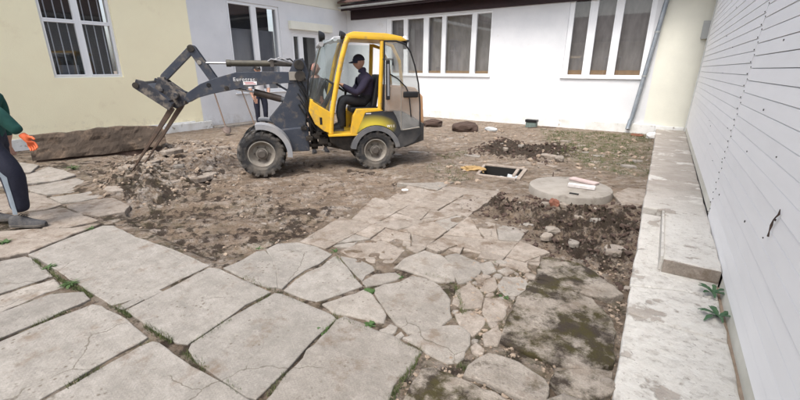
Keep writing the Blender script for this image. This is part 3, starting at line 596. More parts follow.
def in_poly(P, pad=0.):
    ax = np.array(P)
    def f(n):
        x = rng.uniform(ax[:, 0].min(), ax[:, 0].max(), n*3); y = rng.uniform(ax[:, 1].min(), ax[:, 1].max(), n*3)
        k = poly_sd(x, y, P) > pad; x, y = x[k][:n], y[k][:n]; c = (np.hypot(x-LID[0], y-LID[1]) > .62) & (poly_sd(x, y, PITBOX) < -.12); return np.stack([x[c], y[c]], -1)
    return f
ALL = P2W([(60, 168), (110, 200), (215, 268), (330, 240), (470, 250), (640, 290), (655, 140), (480, 122), (200, 132)])
tag(scatter('pebbles', 'rock', 1300, in_poly(ALL), .005, .030), 'small pale stones and grit strewn over the torn up earth', 'gravel')
tag(scatter('soil_clods', 'clod', 1700, in_poly(Z_TRENCH, -.15), .006, .038), 'dark damp soil clods in the churned strip beside the round lid', 'soil')
tag(scatter('loose_soil', 'clod', 900, in_poly(Z_MOUND, -.2), .008, .045), 'dark crumbly soil heap in front of the back wall', 'soil')
soil_brown = simple('brown_earth_lump', (.335, .265, .20), (.235, .18, .135), 6, rough=.95, bmp=.01, world=True); MT['soil_brown'] = soil_brown
tag(scatter('earth_lumps', 'soil_brown', 1300, in_poly(Z_PIT, -.05), .005, .028), 'brown earth crumbs and lumps in the dug out area', 'soil')
tag(scatter('rubble', 'soil_brown', 650, in_poly(Z_RUB, -.1), .010, .055), 'churned rubble lumps under the fork tips', 'rubble')
tag(scatter('back_rubble', 'soil_brown', 750, in_poly(P2W([(425, 140), (480, 126), (650, 136), (652, 180), (600, 172), (540, 165), (440, 188)]), 0), .008, .06), 'earth crumbs and small rubble across the back of the yard', 'rubble')
tag(scatter('grit', 'soil_brown', 2200, in_poly(P2W([(370, 400), (420, 355), (450, 300), (480, 250), (640, 262), (612, 420)]), 0), .004, .020), 'grit and small stones between the mossy slabs', 'gravel')

# ================================================================== KERB STRIP along the boarded wall
KB = empty('kerb', (0, 0, 0), kind='structure')
def block(x0, x1, y0, y1, z, th, name='concrete_block', pts=None, tilt=(0, 0)):
    return slab(pts or [(x0, y0), (x1, y0), (x1, y1), (x0, y1)], z, th=th, mat='kerb', world=True, parent=KB, name=name, rough=.012, seg=.16, bev=.016, tilt=tilt)
cA = gz(648, 207, .14)[1]; cB = gz(690, 264, .14)[1]
block(0, 0, 0, 0, .14, .35, pts=[(.03, cA+.02), (.24, cA-.02), (.24, cB+.02), (.655, cB), (.668, 9.2), (.67, 13.2), (.01, 13.2), (.03, 9.4)])
m = MB(); m.box(.222, .245, cB+.015, cA-.03, .02, .158); m.build('kerb_lip', 'kerb', KB, bevel=.006)
m = MB(); m.box(.25, .65, cB-.006, cB+.02, .016, .128); m.build('broken_end', 'slab_dirty', KB, bevel=.004)
y1 = gz(690, 291, .03)[1]; y1b = gz(645, 287, .03)[1]; y2 = gz(655, 318, .03)[1]; y2b = gz(722, 338, .03)[1]
block(0, 0, 0, 0, .034, .30, pts=[(.04, y1b+.02), (.40, y1+.03), (.635, y1+.02), (.64, cB+.03), (.27, cB+.03), (.27, cA+.03), (.25, cA-.045), (.035, cA-.03)], tilt=(0, .036))
block(0, 0, 0, 0, .010, .30, pts=[(.045, y2+.01), (.30, (y2+y2b)/2+.012), (.635, y2b+.01), (.635, y1+.005), (.40, y1+.015), (.04, y1b+.005)])
block(0, 0, 0, 0, .007, .30, pts=[(.03, -3.), (.64, -3.), (.64, 1.2), (.635, y2b-.003), (.30, (y2+y2b)/2-.002), (.045, y2-.003), (.05, 1.2)])

# ================================================================== BUILDINGS
def wall_mesh(openings, x0, x1, z0, z1, th, mi=0):
    "wall in local x/z, front face at y=0, thickness to +y, with rectangular openings and their reveals"
    m = MB(); xs = sorted({x0, x1, *[o[0] for o in openings], *[o[1] for o in openings]}); zs = sorted({z0, z1, *[o[2] for o in openings], *[o[3] for o in openings]})
    for a, b in zip(xs, xs[1:]):
        for c, d in zip(zs, zs[1:]):
            if any(o[0] <= (a+b)/2 <= o[1] and o[2] <= (c+d)/2 <= o[3] for o in openings): continue
            m.add([(a, 0, c), (b, 0, c), (b, 0, d), (a, 0, d)], [(0, 1, 2, 3)]); m.add([(a, th, c), (b, th, c), (b, th, d), (a, th, d)], [(3, 2, 1, 0)])
    for a, b, c, d in openings+[(x0, x1, z0, z1)]:
        m.add([(a, 0, c), (b, 0, c), (b, th, c), (a, th, c)], [(0, 1, 2, 3)]); m.add([(a, 0, d), (b, 0, d), (b, th, d), (a, th, d)], [(3, 2, 1, 0)])
        m.add([(a, 0, c), (a, 0, d), (a, th, d), (a, th, c)], [(3, 2, 1, 0)]); m.add([(b, 0, c), (b, 0, d), (b, th, d), (b, th, c)], [(0, 1, 2, 3)])
    return m
def frame_ring(m, a, b, c, d, t, y0, y1):
    m.box(a, b, y0, y1, c, c+t); m.box(a, b, y0, y1, d-t, d); m.box(a, a+t, y0, y1, c+t, d-t); m.box(b-t, b, y0, y1, c+t, d-t)
def window(parent, a, b, c, d, lights, rec=.07, t=.06, backing='curtain_brown', sash=.045, sill=True, back_d=.10, low=None, label=None, pvc='pvc', split=None):
    "lights: list of (x0,x1,z0,z1) fractions as absolute coordinates of each glazed sash"
    m = MB(); y0, y1 = rec, rec+.07
    # full plate minus glass: build as wall mesh with openings
    wm = wall_mesh([(l[0], l[1], l[2], l[3]) for l in lights], a, b, c, d, .07); wm.v = [(x, y+y0, z) for x, y, z in wm.v]
    f = wm.build('window', pvc, parent, recalc=False)
    if label: f['label'] = label
    s = MB()
    for l in lights: # raised sash rims
        frame_ring(s, l[0]-sash, l[1]+sash, l[2]-sash, l[3]+sash, sash-.004, y0-.014, y0+.002)
    s.build('sash', pvc, f, bevel=.003)
    for l in lights:
        g = MB(); g.add([(l[0]-.003, y0+.03, l[2]-.003), (l[1]+.003, y0+.03, l[2]-.003), (l[1]+.003, y0+.03, l[3]+.003), (l[0]-.003, y0+.03, l[3]+.003)], [(0, 1, 2, 3)]); g.build('pane', 'pane', f, recalc=False)
    k = MB(); nx_ = max(8, int((b-a)/.035)); xs_ = [a+.01+(b-a-.02)*q/nx_ for q in range(nx_+1)]; zt_ = (split or d)-.01; am_ = .009 if backing == 'curtain_brown' else .004
    ys_ = [rec+.10+back_d+am_*math.sin(x*31+2*math.sin(x*2.3))+am_*.6*math.sin(x*57) for x in xs_]; k.add([(x, y, c+.01) for x, y in zip(xs_, ys_)]+[(x, y, zt_) for x, y in zip(xs_, ys_)], [(q, q+1, nx_+q+2, nx_+q+1) for q in range(nx_)]); k.build('curtain', backing, f, smooth=True, recalc=False)  # sheet behind the panes; brown and grey ones carry painted reflections
    if split:
        k = MB(); k.box(a+.01, b-.01, rec+.55, rec+.56, c+.01, d-.01); k.build('dark_room', 'room_dark', f)
    if low:
        k = MB(); k.box(a+.02, b-.02, rec+.085, rec+.07+back_d, c+.01, c+low); k.build('inner_sill', 'wood_sill', f)
    if sill:
        k = MB(); k.box(a-.04, b+.04, -.05, rec, c-.035, c-.004); k.build('sill', pvc, f, bevel=.004)
    return f
# ---- left building (yellow part, then white part)
P_L = (-11.66, 3.0); TH_L = math.radians(87.9); 
LB = empty('house', (P_L[0], P_L[1], 0), TH_L, label='long low house on the left, yellow plaster then white plaster with tall dark windows', cat='house')
oL = lambda x, y, off=0.: on_plane(x, y, P_L, TH_L, off)
xa = (oL(33, 2)[0]+oL(57, 78)[0])/2; xb = oL(124, 77)[0]; zb = oL(90, 77.5)[1]; zt = 3.35
xw = oL(196, 70)[0]
wx0, wx1 = oL(228, 20)[0], oL(281, 40)[0]; wz1 = oL(250, 3.5)[1]+.02; wz0 = .95
dx0, dx1 = oL(292, 40)[0], oL(325, 40)[0]; dz1 = oL(300, 33)[1]
LEN = 10.95
yel = wall_mesh([(xa, xb, zb, zt)], -9, xw, -.3, 4.1, .35).build('yellow_wall', 'yellow_plaster', LB, recalc=False)
wht = wall_mesh([(wx0, wx1, wz0, wz1), (dx0, dx1, -.05, dz1)], xw, LEN, -.3, 3.86, .35).build('white_wall', 'white_plaster', LB, recalc=False)
m = MB(); m.box(xw+.002, LEN, -.03, .34, 3.862, 4.35); m.build('cornice', 'cream_plaster', LB, bevel=.01)
m = MB(); m.box(-9, LEN+.6, -.55, .5, 4.36, 4.46); m.build('roof_eave', 'cream_plaster', LB)
m = MB(); m.prism([(-.6, 4.462), (5, 6.3), (5, 6.4), (-.6, 4.52)], -9, LEN+.6, 'x'); m.build('roof', 'roof', LB)
m = MB(); m.box(-9, xw-.28, -.05, -.002, -.3, .23); m.build('plinth', 'plinth_white', LB, bevel=.012)
m = MB(); m.box(oL(164, 125)[0]-.1, xw+.18, -.16, -.052, -.3, .20); m.build('plinth', 'plinth_white', LB, bevel=.02)
m = MB(); m.box(xw+.2, LEN-.3, -.42, -.004, -.3, .035); m.build('concrete_apron', 'slab_worn', LB, bevel=.02)
m = MB(); m.box(dx0-.12, dx1+.3, -.14, -.003, dz1+.10, dz1+.36); m.build('door_lintel', 'cream_plaster', LB, bevel=.01)
# yellow wall window with two casements, transom and bars
mid = (xa+xb)/2; ztr = oL(75, 21.5)[1]; t = .07
L4 = [(xa+t, mid-.07, zb+t, ztr-.04), (mid+.07, xb-t, zb+t, ztr-.04), (xa+t, mid-.07, ztr+.04, zt-t), (mid+.07, xb-t, ztr+.04, zt-t)]
W1 = window(LB, xa, xb, zb, zt, L4, rec=.06, sash=.03, backing='room_dark', back_d=.35, label='white framed window with pale bars in the yellow wall', sill=False)
for l in L4[:2]:
    for k in range(3):
        xx = l[0]+(l[1]-l[0])*(k+.6)/3.3; b = MB(); b.tube([(xx, .17, zb+.05), (xx, .17, zt-.05)], .012, 6); b.build('bar', 'bars', W1)
k = MB(); k.box(xa+.2, mid-.1, .30, .33, zb+.02, zb+.28); k.build('curtain', 'curtain_grey', W1)  # short grey curtain low in the left casement
# white wall tall window
mid = oL(256, 30)[0]; t = .09
window(LB, wx0, wx1, wz0, wz1, [(wx0+t, mid-.10, wz0+t, wz1-t), (mid+.10, wx1-t, wz0+t, wz1-t)], rec=.05, sash=.05, backing='curtain_grey', back_d=.22, split=oL(240, 27)[1], label='tall white framed window with dark upper glass in the white wall')
# door
D = MB(); D.box(dx0, dx1, .06, .12, -.04, dz1)
dl = [(dx0+.13, dx0+.36, .9, dz1-.12), (dx0+.56, dx0+1.22, .9, dz1-.12)]
dm = wall_mesh(dl, dx0, dx1, -.04, dz1, .07); dm.v = [(x, y+.06, z) for x, y, z in dm.v]; DO = dm.build('door', 'pvc', LB, recalc=False)
for l in dl:
    g = MB(); g.add([(l[0]-.002, .09, l[2]), (l[1]+.002, .09, l[2]), (l[1]+.002, .09, l[3]), (l[0]-.002, .09, l[3])], [(0, 1, 2, 3)]); g.build('pane', 'pane', DO, recalc=False)
g = MB(); g.box(dx0+.01, dx1-.01, .5, .51, 0, dz1); g.build('dark_room', 'room_dark', DO)
g = MB(); g.box(dx0+.44, dx0+.47, .02, .05, 1.0, 1.2); g.build('handle', 'chrome', DO)

# ---- back building
P_B = (-11.6, 13.72); TH_B = math.radians(-2.6)
BB = empty('house', (P_B[0], P_B[1], 0), TH_B, label='white house across the back of the yard with maroon eaves and wide windows', cat='house')
oB = lambda x, y, off=0.: on_plane(x, y, P_B, TH_B, off)
a0 = oB(386, 40)[0]; a1 = (oB(493, 7)[0]+oB(489, 76)[0])/2; c0 = oB(450, 75.5)[1]; c1 = (oB(389, 20)[1]+oB(474, 10)[1])/2
b0 = oB(566, 40)[0]; b1 = oB(651, 40)[0]; d0 = oB(600, 77.5)[1]; d1 = 3.80
x0c = oB(340, 60)[0]; xpaint = oB(640, 110)[0]+.14
wallL = wall_mesh([(a0, a1, c0, c1), (b0, b1, d0, d1)], x0c-.4, xpaint, -.3, 4.3, .35).build('white_wall', 'white_plaster', BB, recalc=False)
m = MB(); m.box(xpaint, 13.2, .0, .35, -.3, 4.3); m.build('cream_wall', 'cream_plaster', BB)
m = MB(); m.box(x0c-.4, xpaint+.3, -.09, -.002, -.3, .245); m.build('plinth', 'plinth_white', BB, bevel=.018)
m = MB(); m.box(xpaint+.302, 12.25, -.10, -.002, -.3, .225); m.build('plinth', 'plinth_white', BB, bevel=.018)
def xs_px(*px, y=60): return [oB(p, y)[0] for p in px]
t = .07
e = xs_px(390.5, 403, 407, 422.5, 427.5, 440.5, 444.5, 469.5, 474.5, 488.5)
L5 = [(e[2*i]+(.03 if i == 0 else 0), e[2*i+1], c0+t, c1-t) for i in range(5)]
window(BB, a0, a1, c0, c1, L5, rec=.04, sash=.035, backing='curtain_brown', back_d=.14, low=.16, label='wide five light white window behind the loader')
e = xs_px(568.5, 583, 591, 608, 616, 642, y=60)
L3 = [(e[2*i], e[2*i+1], d0+t, d1-t) for i in range(3)]; b1 = max(b1, e[5]+.1)
window(BB, b0, b1, d0, d1, L3, rec=.04, sash=.04, backing='curtain_brown', back_d=.14, low=.20, label='tall three light white window left of the downpipe')
# eaves
ge0 = on_plane(341, 7, P_B, TH_B, .62)
m = MB(); m.box(oB(352, 20)[0]-.02, 14, -.06, -.003, c1+.05, 3.86); m.build('frieze_board', 'dark_eave', BB, bevel=.005)
m = MB(); m.box(ge0[0]-.02, 14, -.58, .3, 3.87, 3.93); m.build('soffit', 'dark_eave', BB)
m = MB(); m.box(ge0[0]-.02, 14, -.62, -.583, 3.80, 4.02); m.build('fascia', 'dark_eave', BB)
m = MB(); m.prism([(-.72, 4.06), (4, 5.9), (4, 6.0), (-.72, 4.12)], ge0[0]-.1, 14, 'x'); m.build('roof', 'roof', BB)
m = MB(); pr = [(-.70+.07*math.cos(a), 3.93+.07*math.sin(a)) for a in np.linspace(math.pi, 2*math.pi, 9)]; pr += [(-.70+.062*math.cos(a), 3.93+.062*math.sin(a)) for a in np.linspace(2*math.pi, math.pi, 9)]
m.prism(pr, ge0[0]-.05, 14, 'x'); m.build('gutter', 'gutter', BB, smooth=True)
# downpipe: leaning, kicked out at foot
pt = oB(667, 0, .14); pb = oB(632, 118, .10); pe = oB(628, 131, .2)
m = MB(); m.tube([(pt[0]+.07, -.16, 3.92), (pt[0], -.13, pt[1]), (pb[0], -.13, pb[1]), (pb[0]-.03, -.15, pb[1]-.08), (pe[0]-.02, -.24, pe[1]+.05)], .058, 14); m.build('downpipe', 'pipe', BB, smooth=True)
for f in (.25, .62):
    m = MB(); x = pt[0]+(pb[0]-pt[0])*f; z = pt[1]+(pb[1]-pt[1])*f; m.tube([(x, -.13, z-.02), (x, -.13, z+.02)], .068, 14); m.box(x-.01, x+.01, -.08, 0, z-.01, z+.01); m.build('pipe_clip', 'gutter', BB)
bx = oB(702, 30)[0]; bx1 = oB(712, 30)[0]; bz0, bz1 = oB(706, 39)[1], oB(708, 21)[1]
m = MB(); m.box(bx, bx1-.05, -.11, -.002, bz0, bz1); m.build('meter_box', simple('grey_meter_box', (.36, .37, .36), rough=.5), BB, bevel=.01)
m = MB(); m.box(bx1-.048, bx1+.0, -.13, -.002, bz0-.02, bz1+.02); m.build('meter_box_door', 'black', BB)

# ---- white boarded building on the right
SB = empty('boarded_building', (.66, 0, 0), 0, label='white painted timber boarded building along the right side', cat='building')
lean = .022
def LX(z): return lean*max(z, 0)
m = MB(); m.prism([(.024, -.3), (.022+LX(3.9)+.0, 3.9), (.3, 3.9), (.3, -.3)], -8, 13.05); 
m2 = MB(); m2.add([(x, y, z) for x, y, z in m.v], m.f); m2.build('wall', 'joint_dark', SB)
def board(y0, y1, z0, z1, mat):
    b = MB(); g = .0028; c = .004; zz0, zz1 = z0+g, z1-g
    prof = [(LX(zz0)-.003, zz0), (LX(zz1)+.001-c*.3, zz1-c), (LX(zz1)+.003, zz1), (LX(zz1)+.02, zz1), (LX(zz0)+.02, zz0)]
    wv = random.uniform(-.0012, .0012)
    b.prism([(x+wv, z) for x, z in prof], y0+.002, y1-.002, 'y'); return b.build('siding_board', mat, SB)
z = .79-.115*7
k = 0
while z < 3.8:
    zz = max(z, -.06)
    if z >= -.06: board(-8, 5.44, z, z+.115, 'siding') if z > .09 else board(-8, cB-.03, z, z+.115, 'siding_low')
    z += .115
z = .79-.115*6+.05
first = True
while z < 3.8:
    board(5.46, 12.9, z, z+.115, 'siding_low' if first else 'siding'); first = False; z += .115
m = MB(); m.prism([(-.022, .1), (-.022+LX(3.8), 3.8), (.03+LX(3.8), 3.8), (.03, .1)], 12.93, 13.05); m.build('corner_board', 'pvc_old', SB)
m = MB(); m.box(-.014, .02, 5.448+.0, 12.9, .142, .148+.0); 
nails = MB()
z = .79-.115*6
while z < 3.6:
    for yy, dz in ((5.40, .0), (5.50, .05)):
        for s_ in (.012,):
            nails.box(LX(z)-.008, LX(z)+.002, yy-.006, yy+.006, z+dz+s_-.006, z+dz+s_+.006)
    z += .115
for i in range(30):
    yy, z = random.uniform(1.5, 9), random.uniform(.3, 3.2); s_ = random.uniform(.003, .008); nails.box(LX(z)-.0075, LX(z)+.0, yy-s_, yy+s_, z-s_, z+s_)
o = nails.build('nail_heads', simple('rusty_nail', (.06, .05, .045), rough=.7), SB); tag(o, kind='stuff')
m = MB(); m.box(-.25, 3.5, -8, 13.6, 3.92, 4.02); m.build('eave', 'pvc_old', SB)
m = MB(); m.prism([(-.35, 4.022), (3.6, 5.4), (3.6, 5.5), (-.35, 4.10)], -8, 13.6, 'y'); m.build('roof', 'roof', SB)
m = MB(); m.box(.3, 3.4, -8, 13.0, -.3, 3.91); m.build('body', 'siding', SB)
m = MB(); m.box(-.05, .02, -6, cB+.0, -.25, -.012); o = m.build('packed_dirt', 'soil_brown', SB)
# charred twig stuck on the boards
def onS(x, y): 
    d = ray(x, y); t = .655/d[0]; return (.655, float(d[1]*t), float(H+d[2]*t))
tw = [onS(*p) for p in ((766, 236), (768, 231), (769, 225), (772, 219), (776, 214), (778, 209))]
m = MB(); m.tube([(p[0]+LX(p[2])-.008-.004*(i % 2), p[1], p[2]) for i, p in enumerate(tw)], [.006, .003, .007, .0025, .006, .002], 6); m.tube([(tw[3][0]-.006+LX(tw[3][2]), tw[3][1], tw[3][2]), (tw[3][0]-.01+LX(tw[3][2]), tw[3][1]-.03, tw[3][2]+.0)], [.007, .003], 5)
tag(m.build('twig', 'clod'), 'dark crooked twig stuck to the white boards', 'twig')

# ---- opposite house (behind the viewer; only seen mirrored in the glass)
OB = empty('house', (4, -8.5, 0), math.pi, label='beige house on the near side of the yard, seen mirrored in the windows', cat='house')
wall_mesh([(5, 6.2, 1.1, 2.6), (9, 10.2, 1.1, 2.6)], 0, 17, -.3, 3.6, .3).build('wall', simple('beige_plaster', (.55, .47, .36), rough=.9), OB, recalc=False)
for a in (5, 9): window(OB, a, a+1.2, 1.1, 2.6, [(a+.08, a+.56, 1.18, 2.52), (a+.64, a+1.12, 1.18, 2.52)], backing='room_dark')
m = MB(); m.prism([(-.7, 3.6), (4, 5.8), (4, 5.9), (-.7, 3.75)], -.5, 17.5, 'x'); m.build('roof', 'roof', OB)

# ================================================================== LOADER
U = Vector((-.67595, -.73694, 0)); NL = Vector((.73694, -.67595, 0)); ZG = -.08
LC = Vector((LO[0], LO[1], 0))-NL*.55     # origin: below the rear axle, on the centre line
TH = math.atan2(U.y, U.x)
LD = empty('wheel_loader', (LC.x, LC.y, ZG), TH, label='small yellow and blue grey wheel loader with raised boom and downturned pallet forks', cat='loader')
def lp(x, y, yy=0.):
    "sight line to the machine's own (forward, up) coordinates on its lengthwise plane yy metres left of centre"
    n = np.array(NL); P0 = np.array([LC.x, LC.y, 0])+n*yy; d = ray(x, y); t = ((P0-[0, 0, H])@n)/(d@n); p = np.array([0, 0, H])+d*t
    return float((p-P0)@np.array(U)), float(p[2]-ZG)
def LPS(pts, yy): return [lp(x, y, yy) for x, y in pts]
def wheel(x, y, R, sgn, wdt=.29):
    W = empty('wheel', (x, y, R)); W.parent = LD
    h = wdt/2; m = MB()
    pr = [(R*.56, -h*.80), (R*.66, -h*.97), (R*.82, -h), (R*.93, -h*.95), (R*.965, -h*.75), (R*.975, 0), (R*.965, h*.75), (R*.93, h*.95), (R*.82, h), (R*.66, h*.97), (R*.56, h*.80), (R*.54, h*.6), (R*.54, -h*.6), (R*.56, -h*.80)]
    m.lathe([(a-.018 if a > R*.9 else a, b) for a, b in pr], (0, 0, 0), 'y', 40)
    nl = 17
    for k in range(nl): # chevron lugs
        for s_ in (-1, 1):
            a = 2*math.pi*(k+(.5 if s_ > 0 else 0))/nl
            def Pt(rad, yy, aa): return (rad*math.cos(aa), yy, rad*math.sin(aa))
            r0, r1 = R*.93-.01, R+.002; dw = .085
            y0_, ym, y1_ = s_*.0, s_*h*.55, s_*h*1.02
            vs = []
            for yy_, sh, top in ((y0_, .26, r1), (ym, .13, r1), (y1_, 0, r1-.02), (y1_*1.0, -.04, R*.80)):
                wv = dw if yy_ != y1_ else dw*1.1
                vs += [Pt(top, yy_, a+sh-wv/1.4), Pt(top, yy_, a+sh+wv/1.4), Pt(min(top, r0)-.02, yy_*.97, a+sh+wv/1.1), Pt(min(top, r0)-.02, yy_*.97, a+sh-wv/1.1)]
            fs = []
            for q in range(3):
                for e_ in range(4): fs.append((q*4+e_, q*4+(e_+1) % 4, (q+1)*4+(e_+1) % 4, (q+1)*4+e_))
            fs += [(0, 1, 2, 3), (12, 13, 14, 15)]
            m.add(vs, fs)
    m.build('tyre', 'rubber', W, smooth=False)
    m = MB(); o = sgn*h*.72
    m.lathe([(R*.575, o+sgn*.012), (R*.53, o+sgn*.018), (R*.50, o-sgn*.01), (R*.46, o-sgn*.03), (R*.38, o-sgn*.075), (R*.26, o-sgn*.085), (R*.24, o-sgn*.04), (0.001, o-sgn*.04)], (0, 0, 0), 'y', 36)
    m.lathe([(R*.575, -o), (R*.45, -o*.9), (R*.1, -o*.7), (.001, -o*.7)], (0, 0, 0), 'y', 24); m.build('rim', 'rim', W, smooth=True)
    m = MB(); m.lathe([(R*.20, o-sgn*.06), (R*.20, o-sgn*.005), (R*.13, o+sgn*.012), (.001, o+sgn*.012)], (0, 0, 0), 'y', 18)
    for k in range(6):
        a = k*math.pi/3; x_, z_ = R*.31*math.cos(a), R*.31*math.sin(a); m.tube([(x_, o-sgn*.085, z_), (x_, o-sgn*.05, z_)], .014, 6)
    m.build('hub', 'hub', W)
    return W
RR_, RF = .372, .40
for x, R in ((-.03, RR_), (1.93, RF)):
    for s_ in (1, -1): wheel(x, s_*.405, R, s_)
# axles + chassis
m = MB(); m.tube([(-.03, -.4, .37), (-.03, .4, .37)], .07, 12); m.lathe([(.001, -.12), (.13, -.12), (.15, 0), (.13, .12), (.001, .12)], (-.03, 0, .37), 'y', 16); m.build('axle', 'grease', LD)
m = MB(); m.tube([(1.93, -.4, .39), (1.93, .4, .39)], .07, 12); m.lathe([(.001, -.12), (.13, -.12), (.15, 0), (.13, .12), (.001, .12)], (1.93, 0, .39), 'y', 16); m.build('axle', 'grease', LD)
m = MB(); m.prism([(-.55, .34), (.42, .34), (.78, .42), (.92, .48), (.92, .66), (.30, .66), (-.55, .70)], -.24, .24); m.build('rear_chassis', 'grease', LD, bevel=.02)
m = MB(); m.prism([(1.12, .36), (2.18, .36), (2.25, .5), (2.12, .72), (1.12, .80)], -.22, .22); m.build('front_chassis', 'steel_blue', LD, bevel=.02)
m = MB(); m.tube([(1.02, 0, .36), (1.02, 0, .84)], .06, 12); m.box(.88, 1.16, -.13, .13, .42, .47); m.box(.88, 1.16, -.13, .13, .70, .75); m.build('articulation_joint', 'grease', LD)
m = MB(); # cluster of valves, hoses, pump behind the tower
for (a, b, c, s_) in ((1.0, .20, .62, .07), (1.12, .28, .60, .06), (.88, .3, .55, .08), (1.20, .22, .78, .05), (.95, .38, .70, .045), (1.08, .10, .9, .06)):
    m = MB(); m.box(a-s_, a+s_, b-s_*.7, b+s_*.7, c-s_*.6, c+s_*.6); m.box(a-s_*.5, a+s_*.5, b-s_*.7-.012, b-s_*.7, c-s_*.3, c+s_*.3); m.box(a-s_*.4, a+s_*.4, b-s_*.3, b+s_*.3, c+s_*.6, c+s_*.6+.02); m.build('valve_block', 'grease', LD, bevel=.006)
for i in range(9):
    m = MB(); y0_ = .08+.04*(i % 6); p0 = Vector((1.20+.03*(i % 3), y0_, 1.70-.13*i*.5)); p3 = Vector((.86+.05*(i % 4), y0_+.05, .58+.05*(i % 3)))
    m.tube([p0, p0+Vector((-.10, .02, -.18)), (p0+p3)/2+Vector((.05-.03*i % .1, .03, -.1)), p3+Vector((.08, 0, .08)), p3], .013, 6); m.build('hose', 'black', LD, smooth=True)
# tower (two plates)
tow = LPS([(294, 60), (303, 58), (309, 74), (309, 104), (306, 128), (298, 142), (284, 134), (269, 119), (283, 102), (288, 88), (289, 72)], .10)
for yy in (.10, -.14):
    m = MB(); m.prism(tow, yy-.012, yy+.028); m.build('tower_plate', 'steel_blue', LD, bevel=.006)
m = MB(); m.prism([(p[0]*.96+.045, p[1]*.96+.03) for p in tow], -.09, .08); m.build('tower_core', 'steel_blue', LD)
# boom
bm_poly = LPS([(184, 99), (187, 93), (200, 84), (215, 78), (236, 72.2), (262, 71.6), (293, 72), (296, 77), (294, 82.8), (270, 84), (247, 87), (230, 90.5), (212, 94), (196, 98.5), (188, 103)], .14)
m = MB(); m.prism(bm_poly, .10, .14); m.prism([(x, z-.0) for x, z in bm_poly], -.14, -.10); 
xs_ = [p[0] for p in bm_poly]; m.prism([(x*.985+.03, z*.985+.025) for x, z in bm_poly], -.10, .10)
BO = m.build('boom', 'steel_blue', LD, bevel=.007)
def pin(x, z, y0, y1, r=.045, mat='grease', name='pivot_pin', par=None):
    m = MB(); m.tube([(x, y0, z), (x, y1, z)], r, 16); return m.build(name, mat, par or LD, bevel=.005)
p = lp(208.5, 85, .15); pin(p[0], p[1], .141, .150, .035, 'black', 'pin_hole')
p = lp(226.5, 88, .15); pin(p[0], p[1], .141, .158, .035)
p = lp(292, 76, .15); m = MB(); m.box(p[0]-.07, p[0]+.05, .141, .165, p[1]-.07, p[1]+.07); m.build('pivot_plate', 'rim', LD, bevel=.005)
p = lp(300, 76, .15); pin(p[0], p[1], -.2, .2, .09, 'grease', 'boom_pivot'); TOP = lp(299, 65, .12); pin(TOP[0], TOP[1], -.18, .19, .085, 'grease', 'cylinder_pivot')
# lettering on the boom
def text(s, size, loc, parent, mat, rot=(math.pi/2, 0, math.pi), name='lettering', ext=.0015, bold=0.):
    c = bpy.data.curves.new(name, 'FONT'); c.body = s; c.size = size; c.extrude = ext; c.align_x = 'LEFT'; c.align_y = 'CENTER'; c.offset = bold; c.space_character = 1.25
    t = bpy.data.objects.new(name, c); COL.objects.link(t); dg = bpy.context.evaluated_depsgraph_get(); me = bpy.data.meshes.new_from_object(t.evaluated_get(dg)); bpy.data.objects.remove(t)
    me.materials.clear(); me.materials.append(MT[mat]); o = bpy.data.objects.new(name, me); COL.objects.link(o); o.parent = parent; o.location = loc; o.rotation_euler = rot; return o
p = lp(233, 79.5, .145); text('Eurotrac', .078, (p[0], .1435, p[1]), BO, 'letter', (math.pi/2, 0, math.pi), bold=.002)
p0, p1 = lp(243, 81.4, .145), lp(257, 84.8, .145); m = MB(); m.box(p1[0], p0[0], .1412, .1432, p1[1], p0[1]); ST = m.build('sticker', 'sticker', BO)
m = MB(); m.box(p1[0]+.02, p0[0]-.03, .1433, .1440, p1[1]+.012, p1[1]+.022); m.box(p1[0]+.05, p0[0]-.02, .1433, .1440, p1[1]+.032, p1[1]+.042); m.build('sticker_print', 'red', BO)
# tilt cylinder above the boom
a = lp(203, 63, 0); b = lp(227, 63.2, 0); c = lp(298, 64.5, 0)
m = MB(); m.tube([(a[0], 0, a[1]), (b[0]-.05, 0, b[1])], .017, 10); m.build('cylinder_rod', 'chrome', LD, smooth=True)
mid_ = lp(272, 63.5, 0)
m = MB(); m.tube([(b[0], 0, b[1]), (mid_[0], 0, mid_[1])], .050, 16); m.tube([(b[0]+.01, 0, b[1]), (b[0]-.06, 0, b[1])], .058, 16); m.build('tilt_cylinder', 'cylinder', LD, smooth=True)
m = MB(); m.tube([(mid_[0], 0, mid_[1]), (c[0], 0, c[1])], .042, 14); m.box(mid_[0]-.03, mid_[0]+.03, -.055, .055, mid_[1]-.055, mid_[1]+.055); m.build('cylinder_sleeve', 'hub', LD, smooth=True)
for i, (q, mat_) in enumerate((((271, 59), 'fender'), ((280, 57.5), 'fender'), ((290, 59), 'black'))):
    p0 = lp(268+3*i, 61, .04); p1 = lp(q[0], q[1], .06); p2 = lp(300, 64+2*i, .08); p3 = lp(306, 80, .14)
    m = MB(); m.tube([(p0[0], .03, p0[1]), (p1[0], .06+.02*i, p1[1]), (p2[0], .09+.02*i, p2[1]), (p3[0], .15, p3[1])], .013, 6); m.build('hose', mat_, LD, smooth=True)
p = lp(202, 60.5, .05)
